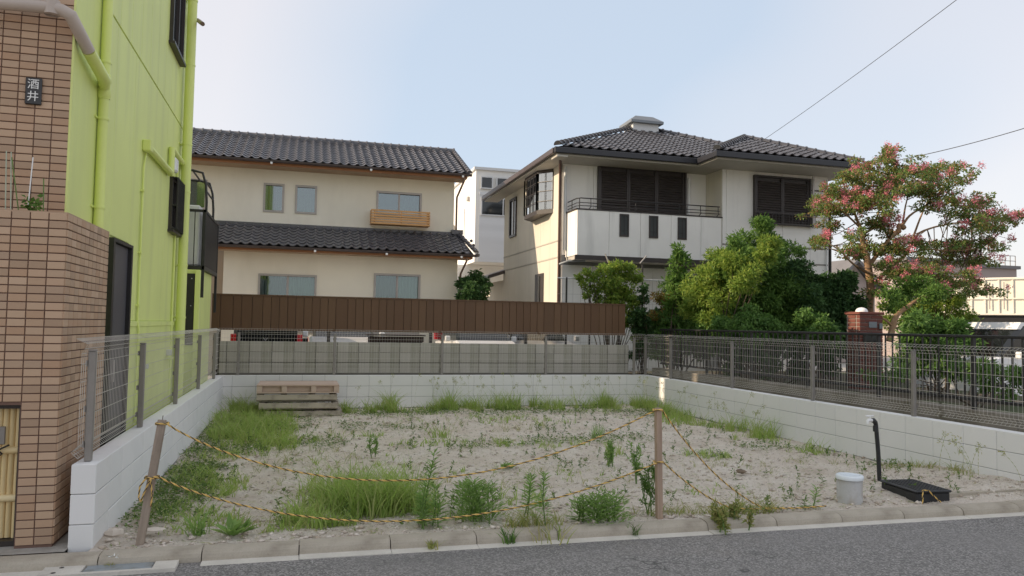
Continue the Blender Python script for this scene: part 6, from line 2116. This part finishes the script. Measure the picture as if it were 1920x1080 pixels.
shrub('climbing_vine', 'light green climbing vine hanging over the trellis', [(1145, 500, 12), (1160, 498, 12), (1178, 500, 12), (1130, 512, 12), (1150, 520, 16), (1175, 518, 14), (1100, 512, 9), (1112, 522, 9), (1150, 545, 17), (1170, 545, 16), (1145, 565, 15), (1120, 558, 8), (1180, 560, 14), (1195, 520, 10), (1190, 590, 14), (1195, 610, 14), (1085, 522, 7), (1095, 535, 6), (1200, 630, 14), (1190, 570, 12), (1140, 585, 12), (1160, 580, 14), (1165, 605, 12), (1135, 535, 12), (1100, 550, 7), (1118, 540, 9)], 15.7, 'leaf_bright', 0.075, 0.04, 85, 'vine', 0.0, 0.12, xmin=-9)
shrub('climbing_vine', 'darker vine growing down at the end of the brown board fence', [(1188, 600, 10), (1200, 585, 12), (1205, 560, 10), (1195, 620, 12), (1208, 605, 12), (1200, 645, 12), (1190, 665, 12), (1212, 625, 12), (1205, 540, 8)], 15.4, 'leaf_dark', 0.07, 0.04, 85, 'vine', 0.0, 0.12, xmin=-9)

# crape myrtle
MY = 14.2
cm = thing('crape_myrtle', 'pink flowering crape myrtle with smooth pale trunk beside the white house', 'tree', at(1640, 640, Y=MY).to_3d())


def limb(m, pts, r0, r1, Y=MY, dy=None):
    out = []
    for i, p in enumerate(pts):
        off = (dy[i] if dy else 0)
        out.append(at(p[0], p[1], Y=Y + off))
    n = len(out)
    # smooth the bends
    sm = []
    for i in range(n - 1):
        for k in range(4):
            t = k / 4
            p0 = out[max(i - 1, 0)]; p1 = out[i]; p2 = out[i + 1]; p3 = out[min(i + 2, n - 1)]
            sm.append(0.5 * ((2 * p1) + (p2 - p0) * t + (2 * p0 - 5 * p1 + 4 * p2 - p3) * t * t + (3 * p1 - p0 - 3 * p2 + p3) * t ** 3))
    sm.append(out[-1])
    k = len(sm)
    m.tube(sm, [r0 + (r1 - r0) * i / (k - 1) for i in range(k)], 9)
    return sm


nodes = []
tk = MB()
nodes += limb(tk, [(1645, 665), (1640, 620), (1630, 585), (1632, 540), (1628, 500), (1624, 478)], 0.098, 0.075)[8:]
tk.build('trunk', 'bark', cm)
lb_ = MB()
nodes += limb(lb_, [(1626, 485), (1618, 455), (1616, 435), (1608, 415), (1600, 392)], 0.0629, 0.0222, MY, [0, 0, -.1, -.2, -.3])
nodes += limb(lb_, [(1617, 440), (1630, 432), (1648, 422), (1660, 405)], 0.0370, 0.0148, MY, [0, .1, .2, .3])
nodes += limb(lb_, [(1628, 500), (1650, 470), (1668, 448), (1690, 425), (1705, 405), (1730, 388)], 0.0518, 0.0185, MY, [0, -.1, -.2, -.1, 0, .1])
nodes += limb(lb_, [(1668, 448), (1660, 435), (1658, 425), (1672, 400)], 0.0296, 0.0111)
nodes += limb(lb_, [(1692, 424), (1698, 385), (1708, 350)], 0.0259, 0.0089, MY, [0, .2, .4])
nodes += limb(lb_, [(1640, 530), (1672, 500), (1700, 475), (1712, 445), (1725, 410), (1738, 380)], 0.0444, 0.0148, MY, [0, .3, .5, .6, .7, .8])
nodes += limb(lb_, [(1700, 470), (1720, 440), (1745, 428), (1770, 422), (1800, 418), (1840, 410), (1880, 412)], 0.0296, 0.0089, MY, [.5, .6, .7, .8, .9, 1, 1.1])
nodes += limb(lb_, [(1632, 515), (1600, 495), (1575, 470), (1552, 455)], 0.0296, 0.0089, MY, [0, -.3, -.6, -.8])
nodes += limb(lb_, [(1616, 430), (1590, 405), (1565, 385), (1545, 375)], 0.0259, 0.0074, MY, [-.1, -.3, -.5, -.6])
nodes += limb(lb_, [(1640, 420), (1655, 370), (1660, 325), (1664, 290)], 0.0222, 0.0059, MY, [.2, .2, .1, 0])
nodes += limb(lb_, [(1700, 475), (1740, 468), (1790, 470), (1840, 465)], 0.0222, 0.0074, MY, [.3, -.1, -.3, -.5])
nodes += limb(lb_, [(1708, 350), (1740, 335), (1780, 325)], 0.0133, 0.0044, MY, [.4, .5, .6])
struct(lb_.build('limbs', 'bark', cm), 'stuff')
kn_ = MB()
for k in range(12):
    q = at(1666 + k * 2.6 + random.uniform(-3, 3), 443 - k * 1.6 - random.uniform(-4, 7), Y=MY - 0.1 + random.uniform(-.08, .08))
    s_ = random.uniform(.5, .85)
    kn_.lathe((q.x, q.y, q.z), [(0.0, -.08 * s_), (0.06 * s_, -.05 * s_), (0.085 * s_, 0.0), (0.06 * s_, .06 * s_), (0.02 * s_, .09 * s_)], 8)
struct(kn_.build('pruning_knobs', 'bark', cm), 'stuff')
CL = [(1665, 282), (1663, 298), (1658, 318), (1684, 315), (1723, 313), (1735, 327), (1781, 325), (1790, 318), (1769, 339), (1600, 335), (1615, 322), (1560, 356), (1542, 373), (1581, 361), (1535, 395), (1560, 395), (1586, 385), (1615, 368),
      (1639, 361), (1668, 361), (1697, 342), (1711, 363), (1735, 361), (1750, 351), (1672, 385), (1648, 380), (1629, 380), (1757, 380), (1788, 380), (1817, 380), (1841, 378), (1778, 404), (1800, 414), (1829, 409), (1855, 404), (1865, 424), (1884, 416),
      (1908, 409), (1841, 426), (1550, 426), (1528, 452), (1547, 452), (1571, 450), (1610, 462), (1595, 476), (1624, 428), (1644, 419), (1663, 464), (1687, 462), (1711, 457), (1740, 455), (1759, 467), (1648, 474), (1781, 464), (1812, 464),
      (1836, 460), (1858, 460), (1793, 488), (1822, 488), (1850, 491), (1757, 491), (1730, 491), (1660, 513), (1693, 511), (1727, 511), (1755, 524), (1782, 515), (1804, 535), (1827, 529), (1838, 547), (1704, 540), (1671, 535), (1738, 533), (1771, 540),
      (1650, 340), (1680, 335), (1720, 345), (1640, 345), (1700, 325), (1590, 350), (1605, 385)]
lf, pk_, tw = [], [], MB()
for (a, b) in CL:
    edge = a > 1800 or a < 1560 or b < 300
    yo = random.uniform(-1.1, 1.1)
    p = at(a, b, Y=MY + yo)
    for k in range(7):
        q = p + Vector((random.gauss(0, .22), random.gauss(0, .30), random.gauss(0, .115))) * (0.6 if edge else 1.0)
        r = random.uniform(0.075, 0.15) * (0.85 if edge else 1.0)
        if b < 300: r *= 0.7
        lf.append(((q.x, q.y, q.z), (r * 1.3, r * 1.3, r * 0.62)))
        if k < 2:
            nd = min(nodes, key=lambda w_: (w_ - q).length)
            md = nd.lerp(q, .5) + Vector((random.uniform(-.08, .08), random.uniform(-.08, .08), -0.05))
            tw.tube([nd, md, q], [0.012, 0.009, 0.003], 5)
        if random.random() < 0.44:
            f = q + Vector((random.uniform(-.1, .1), random.uniform(-.25, .05), random.uniform(0, .13)))
            rf = random.uniform(0.045, 0.105)
            pk_.append(((f.x, f.y, f.z), (rf * 1.1, rf, rf * 1.1)))
struct(tw.build('twigs', 'dark_bark', cm), 'stuff')
leaf_obj('crown', [cloud(lf, 56, 0.066, 0.034, droop=0.1, hollow=0.2)], 'leaf_myrtle', cm)
leaf_obj('blossoms', [cloud(pk_, 95, 0.030, 0.026, droop=0.0, hollow=0.1)], 'petal_pink', cm)
# second stem, leaning to the right
c2_ = thing('crape_myrtle', 'leaning smaller tree with curved pale trunk next to the brick pillar', 'tree', at(1672, 640, Y=12.6).to_3d())
tk = MB()
limb(tk, [(1668, 640), (1674, 612), (1682, 590), (1702, 575), (1725, 560), (1750, 552)], 0.07, 0.025, 12.6)
limb(tk, [(1674, 612), (1660, 600), (1650, 596)], 0.03, 0.02, 12.6)
tk.build('trunk', 'bark', c2_)
l2 = [(at(a, b, Y=12.6 + random.uniform(-.5, .5)), 0.24) for a, b in ((1690, 555), (1715, 545), (1740, 555), (1700, 530), (1730, 528), (1760, 545), (1680, 575), (1670, 550))]
leaf_obj('crown', [cloud([((p.x, p.y, p.z), (r, r, r * .6)) for p, r in l2], 100, 0.066, 0.034, hollow=0.2)], 'leaf_mid', c2_)

# garden stakes and a seedling in the planter on the porch wall
for k, (x0, z0, x1, z1, lb, mt_) in enumerate(((10, 390, 12, 283, 'pale green garden stake at the edge of the planter', 'stake_pale'), (20, 390, 21, 285, 'pale green garden stake second from the planter edge', 'stake_pale'), (36, 392, 22, 295, 'leaning green garden stake in the planter', 'stem_green'), (53, 370, 62, 295, 'white leaning garden stake above the seedling', 'white_plastic'), (81, 392, 82, 335, 'short dark green garden stake right of the seedling', 'stem_green'))):
    a, b = at(x0, z0 + 14, Y=5.86), at(x1, z1, Y=5.86)
    tag(MB().tube([a, b], 0.0042, 6).build('garden_stake', mt_), lb, 'garden stake')
q = at(57, 380, Y=5.86)
sdl = thing('seedling', 'small dark leafy seedling growing in the planter on the tiled wall', 'plant', (q.x, q.y, 2.2))
MB().tube([(q.x, q.y, 2.15), (q.x, q.y, 2.3)], 0.003, 5).build('stem', 'stem_green', sdl)
leaf_obj('leaves', [cloud([((q.x, q.y, q.z), (0.045, 0.04, 0.05)), ((q.x + .02, q.y, q.z - .03), (0.04, 0.04, 0.03))], 150, 0.04, 0.024, hollow=0.1)], 'leaf_mid', sdl)
